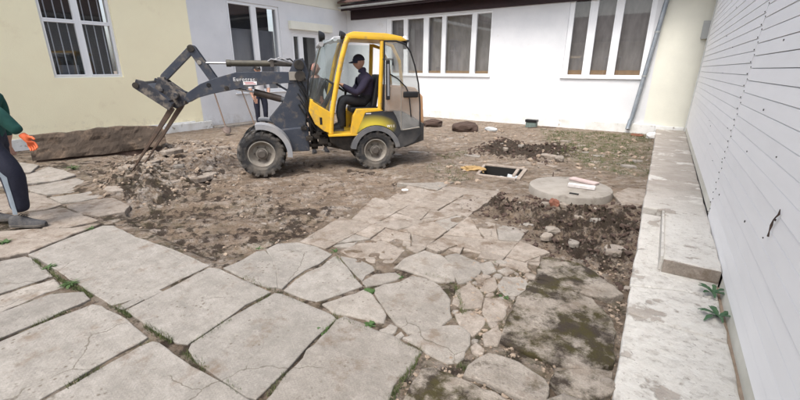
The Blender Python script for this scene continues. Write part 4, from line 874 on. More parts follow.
# lift cylinder
a = lp(234, 88.5, .02); b = lp(254, 92, .02); c = lp(281, 99, .02); d = lp(292, 102, .02)
m = MB(); m.tube([(a[0], .02, a[1]), (b[0], .02, b[1])], .018, 10); m.build('cylinder_rod', 'chrome', LD, smooth=True)
m = MB(); m.tube([(b[0], .02, b[1]), (c[0], .02, c[1])], .058, 16); m.build('lift_cylinder', 'cylinder_dark', LD, smooth=True)
m = MB(); m.tube([(c[0], .02, c[1]), (d[0], .02, d[1])], .052, 14); m.build('cylinder_end', 'fender_dark', LD, smooth=True)
m = MB(); p0 = lp(276, 84, .1); p1 = lp(290, 92, .1); m.tube([(p0[0], .06, p0[1]), (p1[0], .06, p1[1])], .018, 8); m.build('brace', 'steel_blue', LD)
# bell crank and tilt link
def bar2(p, q, yc, w, th, mat='steel_blue', name='link'):
    d = Vector((q[0]-p[0], q[1]-p[1])).normalized(); nrm = Vector((-d.y, d.x))*w/2; m = MB(); pts = []
    for c_, sg in ((p, -1), (q, 1)):
        for k in range(7):
            a_ = -math.pi/2+math.pi*k/6; v = d*sg*math.cos(a_)*w/2+nrm*math.sin(a_)*(1 if sg > 0 else -1); pts.append((c_[0]+v.x, c_[1]+v.y))
    m.prism(pts, yc-th/2, yc+th/2); return m.build(name, mat, LD, bevel=.004)
ap = lp(191, 48.5, .08); lv = lp(213, 79, .08); le = lp(163.5, 77, .08)
for yy in (-.085, .085): bar2(ap, lv, yy, .12, .035, name='bell_crank')
for yy in (-.04, .04): bar2(le, ap, yy, .11, .030, name='tilt_link')
pin(ap[0], ap[1], -.12, .12, .055, 'grease'); p = lp(199.5, 62.5, .08); pin(p[0], p[1], -.12, .115, .035, 'rim')
# quick hitch + carriage + forks
hp = lp(178, 95, .0)
m = MB(); m.tube([(hp[0], -.25, hp[1]), (hp[0], .25, hp[1])], .05, 12)
q0 = lp(163, 79, 0); q1 = lp(172, 97, 0); m.box(q0[0]-.05, q0[0]+.05, -.12, .12, q0[1]-.12, q0[1]+.03)
m.prism(LPS([(160, 78), (168, 80), (176, 88), (188, 93), (187, 104), (178, 108), (168, 103), (156, 90)], 0), .09, .13); m.prism(LPS([(160, 78), (168, 80), (176, 88), (188, 93), (187, 104), (178, 108), (168, 103), (156, 90)], 0), -.13, -.09)
for yy in (-.02, .05): m.prism(LPS([(164, 82), (172, 82), (186, 92), (184, 98), (172, 96)], 0), yy-.02, yy+.02)
m.tube([(q0[0]+.02, -.16, q0[1]-.16), (q0[0]+.02, .16, q0[1]-.16)], .035, 10)
m.build('quick_hitch', 'muddy_steel', LD, bevel=.006)
heel = (3.24, 1.16); tip = (3.93, .24); bd = Vector((tip[0]-heel[0], tip[1]-heel[1])).normalized(); sh = Vector((-bd.y, bd.x)) # up the shank
if sh.y < 0: sh = -sh
yN, yF = .34, -.33
# tapered tines as L forks: shank + heel + blade
for yc in (yN, yF):
    m = MB(); hx = Vector(heel); top = hx+sh*.42; w_ = .040; T = .045; tp = Vector(tip)+bd*.07
    nb = Vector((bd.y, -bd.x)); nb = nb if nb.dot(sh) < 0 else -nb
    o1 = [top, top-bd*T, hx-bd*T*1.0-sh*(-.0)+nb*T*.0, hx+nb*T-bd*T*.6, hx+nb*T+bd*.02, tp+nb*.012, tp, hx+bd*.03+sh*.03, hx+sh*.06]
    m.prism([(v.x, v.y) for v in o1], yc-w_, yc+w_); m.build('fork_tine', 'rust', LD, bevel=.004)
# fork carriage: long plate facing outward, seen from below/side
e0 = Vector(heel)+sh*.08-bd*.05; e1 = Vector(heel)+sh*.47-bd*.07
m = MB()
for c_, hw in ((e0, .055), (e1, .06)):
    d_ = sh*hw; t_ = bd*.035; m.prism([tuple(c_-d_-t_), tuple(c_+d_-t_), tuple(c_+d_+t_), tuple(c_-d_+t_)], -.47, .47)
m.prism([tuple(e0-bd*.03), tuple(e1-bd*.03), tuple(e1-bd*.055), tuple(e0-bd*.055)], -.42, .42)
m.build('fork_carriage', 'steel_blue', LD, bevel=.006)
for yy in (-.47, .47):
    m = MB(); c_ = [e0-sh*.09-bd*.05, e0-sh*.09+bd*.05, e1+sh*.07+bd*.05, e1+sh*.10-bd*.08, e1-bd*.12, e0-bd*.08]; m.prism([tuple(v) for v in c_], yy-.016, yy+.016); m.build('carriage_cheek', 'muddy_steel', LD, bevel=.005)
m = MB(); m.tube([(e1.x+sh.x*.06, -.5, e1.y+sh.y*.06), (e1.x+sh.x*.06, .5, e1.y+sh.y*.06)], .045, 12); m.build('carriage_roller', 'grease', LD, smooth=True)
for k in range(10): # caked mud lumps and bolts on the hitch
    pass
# front fender: half ring flange + crown
def fender(x, z, r, a0, a1, y0, y1, th, mat, sgn=1):
    m = MB(); n = 18; 
    for k in range(n):
        b0, b1 = a0+(a1-a0)*k/n, a0+(a1-a0)*(k+1)/n
        def q(rr, a_, yy): return (x+rr*math.cos(a_), yy, z+rr*math.sin(a_))
        vs = [q(r, b0, y0), q(r, b1, y0), q(r, b1, y1), q(r, b0, y1), q(r+th, b0, y0), q(r+th, b1, y0), q(r+th, b1, y1), q(r+th, b0, y1)]
        fs = [(0, 1, 2, 3), (4, 7, 6, 5), (0, 4, 5, 1), (3, 2, 6, 7)]
        if k == 0: fs.append((0, 3, 7, 4))
        if k == n-1: fs.append((1, 5, 6, 2))
        m.add(vs, fs)
        fl = y1 if sgn > 0 else y0
        m.add([q(r-.055, b0, fl), q(r-.055, b1, fl), q(r+th, b1, fl), q(r+th, b0, fl), q(r-.055, b0, fl+.012*sgn), q(r-.055, b1, fl+.012*sgn), q(r+th, b1, fl+.012*sgn), q(r+th, b0, fl+.012*sgn)], [(0, 1, 2, 3), (4, 7, 6, 5), (0, 4, 5, 1), (2, 6, 7, 3)])
    return m.build('fender', mat, LD, smooth=True, recalc=True)
for s_ in (1, -1):
    fender(1.93, .40, .475, math.radians(83), math.radians(188), *((.24, .55) if s_ > 0 else (-.55, -.24)), .03, 'fender', s_)
    fender(-.03, .37, .42, math.radians(8), math.radians(158) if False else math.radians(172), *((.24, .56) if s_ > 0 else (-.56, -.24)), .03, 'fender_dark', s_)
# rear body
for s_ in (1, -1):
    ys = (.44, .545) if s_ > 0 else (-.545, -.44)
    ar = [(-.03+.46*math.cos(a), .37+.46*math.sin(a)) for a in np.radians(np.linspace(18, 150, 14))]
    # fading print panel over the wheel
    top = LPS([(356.5, 133), (365, 112.5), (396.5, 111), (401, 131)], .5)
    pl = [top[0], top[1], top[2], top[3]]+[p for p in reversed(ar) if top[3][0]+.03 < p[0] < top[0][0]-.02]
    m = MB(); m.prism(pl, *ys); PN = m.build('side_panel', 'fade', LD, bevel=.006)
    if s_ > 0:
        p = lp(388, 126.3, .546); text('W11', .062, (p[0]+.02, .5475, p[1]), PN, 'sticker', bold=.0015)
        p = lp(366, 113.6, .546); m = MB(); m.box(p[0]-.09, p[0], .5455, .547, p[1]-.008, p[1]+.006); m.build('lettering', 'sticker', PN)
    m = MB(); m.prism(LPS([(396.5, 111), (402, 130), (420, 127.5), (420.5, 133), (414, 142), (398, 148.5), (396.5, 138), (397, 130)], .5), *((.40, .54) if s_ > 0 else (-.54, -.40))); m.build('rear_panel', 'dark_panel', LD, bevel=.01)
    # yellow seat box side
    m = MB(); m.prism(LPS([(350.5, 134), (353, 116), (357, 109), (378, 108.5), (383, 110.5), (365, 112.5), (356.5, 133), (355, 134)], .5), *((.40, .54) if s_ > 0 else (-.54, -.40))); m.build('seat_box_side', 'yellow', LD, bevel=.008)
m = MB(); m.prism([(.30, .68), (.22, 1.02), (-.15, 1.04), (-.55, 1.04), (-.98, .80), (-.98, .50), (-.62, .38), (-.40, .45)], -.40, .40); m.build('rear_body', 'dark_panel', LD, bevel=.02)
m = MB(); m.prism([(-.28, 1.042), (-.28, 1.50), (-.80, 1.46), (-.95, 1.30), (-.98, .81), (-.55, 1.042)], -.40, .40); m.build('engine_hood', 'door_tan', LD, bevel=.03)
# cab: floor, front cowl
fl = LPS([(327, 134), (357, 133.5)], .5)
m = MB(); m.box(.28, .80, -.50, .54, .655, .69); m.build('cab_floor', 'yellow', LD, bevel=.006)
m = MB(); m.prism(LPS([(329, 136), (356, 136), (355, 151), (343, 150), (330, 142)], .4), .30, .44); m.build('step_box', 'grease', LD, bevel=.02)
m = MB(); m.tube([(.78, -.42, .50), (.78, .44, .50)], .03, 8); m.build('cross_tube', 'grease', LD)
cow = LPS([(319, 102), (331, 112), (333, 134), (324, 131), (318, 120)], .48)
cow = LPS([(310.5, 100), (320, 106), (330, 112), (333.5, 134), (324, 131), (315, 124), (309, 112)], .46)
for yy in ((.43, .50), (-.50, -.43)):
    m = MB(); m.prism(cow, *yy); m.build('cowl_side', 'yellow', LD, bevel=.01)
m = MB(); m.prism([cow[0], (cow[0][0]-.04, cow[0][1]), (cow[5][0]-.05, cow[5][1]), (cow[4][0]-.06, cow[4][1]+.03), cow[4], cow[5], cow[6]], -.428, .428); m.build('front_cowl', 'yellow', LD, bevel=.01)
p = lp(321, 121, .5); m = MB(); m.box(p[0]-.02, p[0]+.02, .501, .506, p[1]-.06, p[1]+.06); m.build('red_reflector', 'black', LD)
# pillars (near/left and far/right)
apl = LPS([(348.5, 37), (346, 43), (342, 58), (338.5, 75), (335, 95), (332, 115), (331, 134)], .5)
bpl = LPS([(382.5, 41), (382, 60), (381, 85), (380, 110.5)], .5)
for yy in (.47, -.47):
    m = MB(); m.tube([(x, yy, z) for x, z in apl], .043, 10); m.build('front_pillar', 'yellow', LD, smooth=True)
    m = MB(); m.tube([(x, yy, z) for x, z in bpl], .038, 10); m.build('rear_pillar', 'yellow', LD, smooth=True)
r0, r1 = lp(347, 37, .5), lp(402, 42, .5)
rc = lp(384, 38, .5)
# roof: rounded yellow rim + pale panel
m = MB(); m.prism([(.42, 2.24), (.40, 2.33), (.30, 2.36), (-.25, 2.345), (-.52, 2.30), (-.62, 2.24), (-.52, 2.225), (.30, 2.25)], -.50, .50); m.build('roof', 'yellow', LD, bevel=.025, smooth=True)
wt = lp(320, 42, .3)
m = MB(); m.tube([(.60, -.40, 2.24), (.60, .42, 2.24)], .04, 10); m.prism([(.40, 2.30), (.62, 2.28), (.66, 2.23), (.42, 2.235)], -.42, .42); m.build('roof_visor', 'white_metal', LD, bevel=.01)
m = MB(); m.tube([(.83, -.36, 2.16), (.83, .40, 2.16)], .04, 10); m.tube([(.83, -.30, 2.16), (.62, -.3, 2.24)], .02, 8); m.tube([(.83, .30, 2.16), (.62, .3, 2.24)], .02, 8); m.build('lamp_bar', 'fender', LD, smooth=True)
for (px_, yy) in ((342, .36), (321, .12)):
    p = lp(px_, 36.5, yy); m = MB(); m.lathe([(.001, -.07), (.05, -.06), (.085, 0), (.09, .035), (.07, .04)], (0, 0, 0), 'x', 18)
    m.v = [(v[0]+p[0], v[1]+yy, v[2]+p[1]) for v in m.v]; m.tube([(p[0], yy, p[1]-.07), (p[0]-.04, yy, p[1]-.16)], .012, 6)
    L_ = m.build('work_lamp', 'black', LD, smooth=True); m = MB(); m.lathe([(.001, .034), (.06, .028)], (p[0], yy, p[1]), 'x', 18); m.build('lens', 'lamp_lens', L_)
# curved windscreen as bent sheet between the front pillars
def sheet(rows, name, mat, parent, th=.006):
    nr, nc = len(rows), len(rows[0]); m = MB(); vs = [p for r in rows for p in r]
    m.add(vs, [(i*nc+j, i*nc+j+1, (i+1)*nc+j+1, (i+1)*nc+j) for i in range(nr-1) for j in range(nc-1)]); o = m.build(name, mat, parent, smooth=True, recalc=True); return o
bow = [(-.46, 0.), (-.43, .55), (-.33, .85), (-.15, .98), (0, 1.), (.15, .98), (.33, .85), (.43, .55), (.46, 0.)]
rows = []
for (x0_, x1_, z_) in ((.42, .82, 2.24), (.47, .89, 2.05), (.53, .97, 1.8), (.60, 1.05, 1.5), (.66, 1.11, 1.25), (.70, 1.12, 1.10)):
    rows.append([(x0_+(x1_-x0_)*b_, y_, z_-(.12*(1-b_) if z_ < 1.2 else 0)) for y_, b_ in bow])
sheet(rows, 'windscreen', 'cab_glass', LD)
m = MB(); m.tube([(p_[0]+.004, p_[1], p_[2]) for p_ in rows[-1]], .012, 6); m.tube([rows[k][2] for k in range(6)], .014, 6); m.build('windscreen_trim', 'black', LD)
m = MB(); m.tube([(1.13, .10, 1.14), (1.06, .16, 1.62), (1.0, .2, 1.85)], .010, 6); m.build('wiper', 'black', LD)
# far side + rear glass, inner rear frame
rg = [(-.30, 2.22), (-.46, 2.1), (-.56, 1.75), (-.56, 1.50)]
sheet([[(x_, y_, z_) for y_ in (-.44, -.2, .2, .44)] for x_, z_ in rg], 'rear_window', 'cab_glass', LD)
m = MB(); m.add([(.42, -.485, 2.2), (.62, -.485, 1.2), (-.14, -.485, 1.08), (-.2, -.485, 2.2)], [(0, 1, 2, 3)]); m.build('far_side_window', 'cab_glass', LD)
m = MB(); m.tube([(-.20, -.47, 2.2), (-.36, -.46, 2.15), (-.5, -.44, 1.9), (-.55, -.43, 1.48)], .03, 8); m.build('rear_frame', 'yellow', LD, smooth=True); m = MB(); m.tube([(-.20, .45, 2.2), (-.36, .44, 2.15), (-.5, .42, 1.9), (-.55, .41, 1.48)], .03, 8); m.build('rear_frame', 'yellow', LD, smooth=True)
# opened door folded back along the side: glass sheet with black rubber edge
dpl = LPS([(384.5, 41), (396, 41), (405, 44), (410.5, 52), (415, 66), (418.5, 84), (420, 105), (420, 127), (404, 130), (401, 130), (397, 118), (393, 111), (384, 111)], .60)
m = MB(); m.prism(dpl, .596, .602); DR = m.build('door', 'door_glass', LD)
m = MB(); m.tube([(x, .60, z) for x, z in dpl[0:8]], .014, 8); m.build('door_seal', 'black', DR, smooth=True)
m = MB(); q = LPS([(384.5, 41), (384, 111)], .6); m.tube([(q[0][0], .59, q[0][1]), (q[1][0], .59, q[1][1])], .016, 8); m.build('door_hinge_bar', 'black', DR)
q = LPS([(401, 78), (401, 130)], .6); m = MB(); m.tube([(q[0][0], .605, q[0][1]), (q[1][0], .605, q[1][1])], .006, 6); m.build('door_rib', 'rim', DR)
q = LPS([(390, 74), (398, 79), (406, 87), (409, 94), (411, 117)], .62); m = MB(); m.tube([(x, .625, z) for x, z in q], .011, 8); m.build('gas_strut', 'black', DR, smooth=True)
q = LPS([(403, 91.5), (418, 97.5)], .62); m = MB(); m.box(q[1][0], q[0][0], .605, .66, q[1][1], q[0][1]); m.build('handle', 'black', DR, bevel=.03)
q = LPS([(402.5, 130), (420, 127)], .6); m = MB(); m.tube([(q[0][0], .6, q[0][1]), (q[1][0], .6, q[1][1])], .01, 6); m.build('door_edge', 'rim', DR)
# mirror
q = LPS([(386, 60), (390.5, 100)], .66); m = MB(); m.box(q[1][0], q[0][0], .62, .65, q[1][1], q[0][1]); m.build('mirror', 'black', LD, bevel=.02)
q2 = LPS([(387.2, 64), (389.5, 96)], .66); m = MB(); m.box(q2[1][0], q2[0][0], .6515, .654, q2[1][1], q2[0][1]); m.build('mirror_glass', 'chrome', LD)
q = LPS([(384, 59), (393, 59)], .64); m = MB(); m.tube([(q[0][0], .55, q[0][1]), (q[1][0], .63, q[1][1]), (q[1][0], .63, q[1][1]-.10)], .014, 8); m.build('mirror_arm', 'black', LD)
# beacon
p = lp(405, 40, .30); m = MB(); m.lathe([(.001, .10), (.035, .09), (.06, .05), (.066, .03)], (p[0], .30, p[1]-.03), 'z', 18); m.build('beacon', 'white_metal', LD, smooth=True)
m = MB(); m.lathe([(.075, .03), (.075, 0), (.045, -.01), (.035, -.12)], (p[0], .30, p[1]-.03), 'z', 18); m.build('beacon_base', 'black', LD)
# seat, steering wheel, console, lever
m = MB(); m.box(-.14, .36, -.24, .24, 1.02, 1.12); m.build('seat', 'black', LD, bevel=.03)
m = MB(); m.prism([(-.12, 1.10), (-.02, 1.10), (-.13, 1.68), (-.22, 1.68)], -.23, .23); m.build('seat_backrest', 'black', LD, bevel=.03)
SW = Vector((.60, 0, 1.50)); m = MB(); ax_ = Vector((-.55, 0, .83)).normalized(); e1_ = Vector((.83, 0, .55)); e2_ = Vector((0, 1, 0))
ring = [SW+(e1_*math.cos(a)+e2_*math.sin(a))*.19 for a in np.linspace(0, 2*math.pi, 25)]
m.tube(ring, .016, 8, cap=False)
for a in (0.3, 2.4, 4.5): m.tube([SW, SW+(e1_*math.cos(a)+e2_*math.sin(a))*.19], .012, 6)
m.build('steering_wheel', 'black', LD, smooth=True)
m = MB(); m.tube([SW, (.86, 0, 1.05), (.92, 0, .70)], [.03, .05, .07], 10); m.build('steering_column', 'black', LD)
m = MB(); m.tube([(.40, -.32, .70), (.38, -.30, 1.25), (.36, -.30, 1.40)], [.02, .015, .03], 8); m.build('control_lever', 'black', LD)
m = MB(); m.box(.80, .98, -.38, .38, .70, 1.12); m.build('dashboard', 'black', LD, bevel=.03)
q = LPS([(343, 70), (341, 74), (340.5, 82)], .46); m = MB(); m.tube([(x, .46, z) for x, z in q], .01, 6); m.build('grab_handle', 'pvc', LD)

# ================================================================== PEOPLE
class Body:
    def __init__(s): s.v = []; s.e = []; s.r = []; s.m = []
    def node(s, p, r, par=None, mat=0):
        s.v.append(tuple(p)); s.r.append(r if isinstance(r, tuple) else (r, r)); i = len(s.v)-1
        if par is not None: s.e.append((par, i)); s.m.append(mat)
        return i
    def chain(s, par, pts, rs, mat):
        for k, (p, r) in enumerate(zip(pts, rs)): par = s.node(p, r, par, mat[k] if isinstance(mat, list) else mat)
        return par
def hand(B, par, wrist, d, side, palmn, mat, sc=1., curl=.5, mat_none=None):
    "five unequal bent fingers and a thumb from the side of the palm"
    d = Vector(d).normalized(); side = Vector(side); side = (side-d*side.dot(d)).normalized(); nn = Vector(palmn); nn = (nn-d*nn.dot(d)-side*nn.dot(side)).normalized()
    w = Vector(wrist); pc = B.node(w+d*.045*sc, (.038*sc, .020*sc), par, mat); pe = B.node(w+d*.075*sc, (.038*sc, .018*sc), pc, mat)
    for k, (off, L) in enumerate(((-.030, .060), (-.010, .072), (.011, .076), (.031, .068))):
        b = w+d*.088*sc+side*off*sc; i = B.node(b, .0098*sc, pe, mat); ang = 0; p = b
        for q, f in enumerate((.45, .32, .23)):
            ang += curl*(.5+.25*q); p = p+(d*math.cos(ang)+nn*math.sin(ang))*L*f*sc; i = B.node(p, (.0092-.0012*q)*sc, i, mat)
    b = w+d*.03*sc+side*.032*sc; i = B.node(b, .013*sc, pc, mat); p = b+(d*.6+side*.7+nn*.3).normalized()*.032*sc; i = B.node(p, .0115*sc, i, mat); p = p+(d*.9+side*.25+nn*.4).normalized()*.028*sc; B.node(p, .0095*sc, i, mat)
def head_mesh(c, fwd, up, sc=1., skin=2, eye=3):
    "shaped head: skull, jaw, brow, nose, lips, ears, eyes"
    f = Vector(fwd).normalized(); u = Vector(up); u = (u-f*u.dot(f)).normalized(); l = u.cross(f); c = Vector(c); m = MB(); nu, nv = 22, 16; vs = []
    for i in range(nv+1):
        ph = math.pi*i/nv
        for j in range(nu):
            th = 2*math.pi*j/nu; x = math.sin(ph)*math.cos(th); y = math.sin(ph)*math.sin(th); z = math.cos(ph)
            X = x*.098; Y = y*.076; Z = z*.118
            if z < -.15: k = (-.15-z); Y *= 1-.42*k; X *= 1-.18*k if x > 0 else 1-.55*k
            if x > .75 and abs(y) < .28 and -.25 < z < .12: X += .024*(1-abs(y)/.28)*(1-abs(z+.12)/.2 if abs(z+.12) < .2 else 0)   # nose
            if x > .6 and .10 < z < .30: X += .005      # brow
            if x > .6 and .0 < z < .14 and .2 < abs(y) < .55: X -= .008   # eye sockets
            if x > .7 and abs(y) < .3 and -.52 < z < -.38: X += .006      # lips
            vs.append(c+(f*X+l*Y+u*Z)*sc)
    fs = [(i*nu+j, (i+1)*nu+j, (i+1)*nu+(j+1) % nu, i*nu+(j+1) % nu) for i in range(nv) for j in range(nu)]
    m.add(vs, fs, skin)
    for s_ in (1, -1):
        m.tube([c+(f*-.005+l*.074*s_+u*.02)*sc, c+(f*-.012+l*.088*s_+u*.012)*sc, c+(f*-.004+l*.080*s_-u*.02)*sc], [.014*sc, .018*sc, .010*sc], 6, skin)
        e = c+(f*.084+l*.031*s_+u*.010)*sc; m.tube([e-f*.004, e+f*.004], [.008*sc, .005*sc], 6, eye)
    return m
def person(name, label, B, mats, heads, loc=(0, 0, 0), root=None):
    "skin-grown continuous body, materials by nearest bone, head joined in"
    me = bpy.data.meshes.new('sk'); me.from_pydata(B.v, B.e, []); o = bpy.data.objects.new('sk', me); COL.objects.link(o)
    md = o.modifiers.new('skin', 'SKIN'); md.use_smooth_shade = True; md.branch_smoothing = .4
    for i, r in enumerate(B.r): me.skin_vertices[0].data[i].radius = r
    me.skin_vertices[0].data[0].use_root = True
    s2 = o.modifiers.new('sub', 'SUBSURF'); s2.levels = s2.render_levels = 2
    dg = bpy.context.evaluated_depsgraph_get(); g = bpy.data.meshes.new_from_object(o.evaluated_get(dg)); bpy.data.objects.remove(o)
    V = np.array([v.co[:] for v in g.vertices]); fc = [tuple(p.vertices) for p in g.polygons]
    A = np.array([B.v[a] for a, b in B.e]); D = np.array([B.v[b] for a, b in B.e])-A; mm = []
    for f in fc:
        c = V[list(f)].mean(0); t = np.clip(((c-A)*D).sum(1)/((D*D).sum(1)+1e-9), 0, 1); d = np.linalg.norm(A+D*t[:, None]-c, axis=1); mm.append(B.m[int(d.argmin())])
    # cloth folds
    for i in range(len(V)):
        p = Vector(V[i]); V[i] += np.array(mn.noise_vector(p*14))*.0035
    m = MB(); m.add(V.tolist(), fc); m.mi = mm
    for h in heads: off = len(m.v); m.v += h.v; m.f += [tuple(k+off for k in f) for f in h.f]; m.mi += h.mi
    R_ = empty(name, loc, label=label, cat='person') if root is None else root
    b = m.build('body', mats, R_, smooth=True, recalc=False); return R_, b
def shoe(par, heel, toe, mat='shoe', w=.05, h=.09):
    hl = Vector(heel); d = (Vector(toe)-hl); L = d.length; d.normalize(); l = Vector((-d.y, d.x, 0)); m = MB(); S = MB()
    st = ((-.02, .75, .92), (.05, .9, 1.0), (.22, .82, 1.10), (.40, .85, .98), (.58, .98, .66), (.78, 1.0, .50), (.92, .8, .40), (1.0, .35, .26)); rings = []
    for t, ww, hh in st:
        c = hl+d*L*t; rings.append([c+l*w*ww*math.cos(a)+Vector((0, 0, .022+max(0, math.sin(a))*h*hh)) for a in np.linspace(0, math.pi, 9)]+[c-l*w*ww*.6+Vector((0, 0, .02)), c+l*w*ww*.6+Vector((0, 0, .02))])
    n = 11; vs = [p for r in rings for p in r]; fs = [(i*n+k, i*n+(k+1) % n, (i+1)*n+(k+1) % n, (i+1)*n+k) for i in range(len(rings)-1) for k in range(n)]; fs += [tuple(range(n)), tuple((len(rings)-1)*n+k for k in range(n))]
    m.add(vs, fs); o = m.build('shoe', mat, par, smooth=True)
    out = [hl+d*L*t+l*w*1.08*ww for t, ww, _ in st]+[hl+d*L*t-l*w*1.08*ww for t, ww, _ in reversed(st)]
    S.prism([(p.x, p.y) for p in out], hl.z, hl.z+.03, 'z'); S.build('sole', 'sole', o, bevel=.005)
    m = MB()
    for t in (.30, .37, .44, .51): c = hl+d*L*t+Vector((0, 0, .03+h*(1.12-.75*(t-.25)))); m.tube([c+l*.025, c+Vector((0, 0, .006)), c-l*.025], .004, 5)
    m.build('laces', 'black', o)
    return o
# ---- operator (machine coordinates)
B = Body(); pel = B.node((.04, 0, 1.20), (.20, .17))
ch = B.chain(pel, [(.02, 0, 1.34), (.02, 0, 1.50), (.05, 0, 1.64)], [(.20, .175), (.235, .19), (.20, .16)], 0)
nk = B.chain(ch, [(.08, 0, 1.72), (.115, 0, 1.80)], [.105, .085], [0, 0])
for s_ in (1, -1):
    hpn = B.node((.06, s_*.10, 1.19), .095, pel, 1)
    kn = B.chain(hpn, [(.28, s_*.13, 1.23), (.47, s_*.14, 1.24)], [.105, .085], 1)
    B.chain(kn, [(.52, s_*.14, 1.02), (.50, s_*.14, .80), (.55, s_*.14, .735)], [.075, .062, .055], 1)
    sh_ = B.node((.05, s_*.19, 1.62), .098, ch, 0)
    el = B.chain(sh_, [(.13, s_*.235, 1.47), (.24, s_*.24, 1.36)], [.078, .070], 0)
    wr = B.chain(el, [(.38, s_*.20, 1.44), (.46, s_*.17, 1.50)], [.055, .036], [0, 0])
    hand(B, wr, (.475, s_*.165, 1.505), (.85, -s_*.15, .35), (0, -s_, .2), (.5, 0, -.8), 2, 1., .75)
hd = head_mesh((.145, 0, 1.885), (1, .22, -.10), (0.1, 0, 1), 1.08)
OPR = empty('person', (LC.x, LC.y, ZG), TH, label='man driving the yellow loader in navy jacket and dark baseball cap', cat='person')
person('person', '', B, ['navy', 'black_cloth', 'skin', 'eye'], [hd], root=OPR)
for s_ in (1, -1): shoe(OPR, (.49, s_*.14, .692), (.77, s_*.15, .692), 'black_cloth')
def cap(par, c, f, u, mat='navy_trouser', sc=1.):
    f = Vector(f).normalized(); u = Vector(u); u = (u-f*u.dot(f)).normalized(); l = u.cross(f); c = Vector(c); m = MB(); n = 24; rings = []
    for ph in np.linspace(0.05, math.pi/2*1.02, 7): rings.append([c+u*.030*sc+(f*.108*math.sin(ph)*math.cos(a)+l*.088*math.sin(ph)*math.sin(a)+u*.105*math.cos(ph))*sc for a in np.linspace(0, 2*math.pi, n, False)])
    vs = [p for r in rings for p in r]; fs = [(i*n+k, i*n+(k+1) % n, (i+1)*n+(k+1) % n, (i+1)*n+k) for i in range(6) for k in range(n)]+[tuple(range(n))]
    m.add(vs, fs); b0 = []; 
    for t_ in (0, 1):
        for k in range(9):
            a = -1.1+2.2*k/8; r_ = 1 if t_ == 0 else 1+.75*math.cos(a*1.25)**.8; b0.append(c+(f*.105*r_*math.cos(a)+l*.086*min(r_, 1.08)*math.sin(a)+u*(.032-.016*t_-.02*abs(math.sin(a))*t_))*sc)
    m.add(b0+[p-u*.006 for p in b0], [(k, k+1, 10+k, 9+k) for k in range(8)]+[(18+9+k, 18+10+k, 18+k+1, 18+k) for k in range(8)]+[(9+k, 10+k, 28+k, 27+k) for k in range(8)])
    CP = m.build('cap', mat, par, smooth=True); e = MB(); q = c+(f*.104+u*.075)*sc; e.tube([q-l*.02, q+l*.02], .006, 5); e.build('cap_emblem', 'letter', CP); return CP
cap(OPR, (.145, 0, 1.885), (1, .22, -.10), (.1, 0, 1), sc=1.07)

def standing(name, label, px, head_px, dist_foot, face, mats, arms, tall=None, legs=.12):
    pass
def stand_body(hgt, stance=.11, lean=0., arm=None, hands_mat=2, bent=((.05, 0), (.05, 0))):
    "standing man facing +x; joint heights scale with hgt"
    k = hgt/1.78; B = Body(); P = lambda x, y, z: (x*k, y*k, z*k)
    pel = B.node(P(0, 0, .98), (.19*k, .15*k)); ch = B.chain(pel, [P(.0, 0, 1.12), P(.01, 0, 1.28), P(.0, 0, 1.42)], [(.19*k, .145*k), (.225*k, .16*k), (.19*k, .13*k)], 0)
    B.chain(ch, [P(.01, 0, 1.51), P(.03, 0, 1.57)], [.082*k, .072*k], [0, 2])
    for s_ in (1, -1):
        h_ = B.node(P(0, s_*.095, .93), .12*k, pel, 1); B.chain(h_, [P(.015, s_*(.10+stance*.2), .72), P(.03, s_*(stance), .50), P(0, s_*stance, .30), P(-.01, s_*stance, .10)], [.105*k, .082*k, .07*k, .055*k], 1)
        sh = B.node(P(0, s_*.195, 1.41), .09*k, ch, 0); a_ = arm[0 if s_ > 0 else 1]
        el = B.chain(sh, [P(*Vector((0, s_*.20, 1.41)).lerp(Vector(a_[0]), .5)), P(*a_[0])], [.072*k, .060*k], [0, 0 if hands_mat == 2 and False else 0])
        wr = B.chain(el, [P(*Vector(a_[0]).lerp(Vector(a_[1]), .6)), P(*a_[1])], [.050*k, .034*k], [4, 2]); d = Vector(a_[1])-Vector(a_[0]); hand(B, wr, P(*a_[1]), d, (1, 0, .1), (0, -s_, 0), 2, k, .45)
    return B, k
# ---- worker beyond the boom, white tee and navy trousers
f0 = gz(263, 126.5, -.03); ang = math.atan2(-f0[1], -f0[0])
W2 = empty('person', (f0[0], f0[1], -.03), ang+.25, label='worker in pale tee and navy trousers standing beyond the raised boom', cat='person')
B, k = stand_body(1.80, .12, arm=(((.03, .27, 1.14), (.16, .22, .95)), ((.03, -.27, 1.14), (.12, -.24, .92))))
person('person', '', B, ['white_cloth', 'navy_trouser', 'skin', 'eye', 'skin'], [head_mesh((.05*k, 0, 1.665*k), (1, 0, -.05), (0, 0, 1), k)], root=W2)
cap(W2, (.05*k, 0, 1.672*k), (1, 0, -.05), (0, 0, 1), 'hair', k)
for s_ in (1, -1): shoe(W2, (-.08, s_*.12, 0), (.20, s_*.14, 0), 'black_cloth')
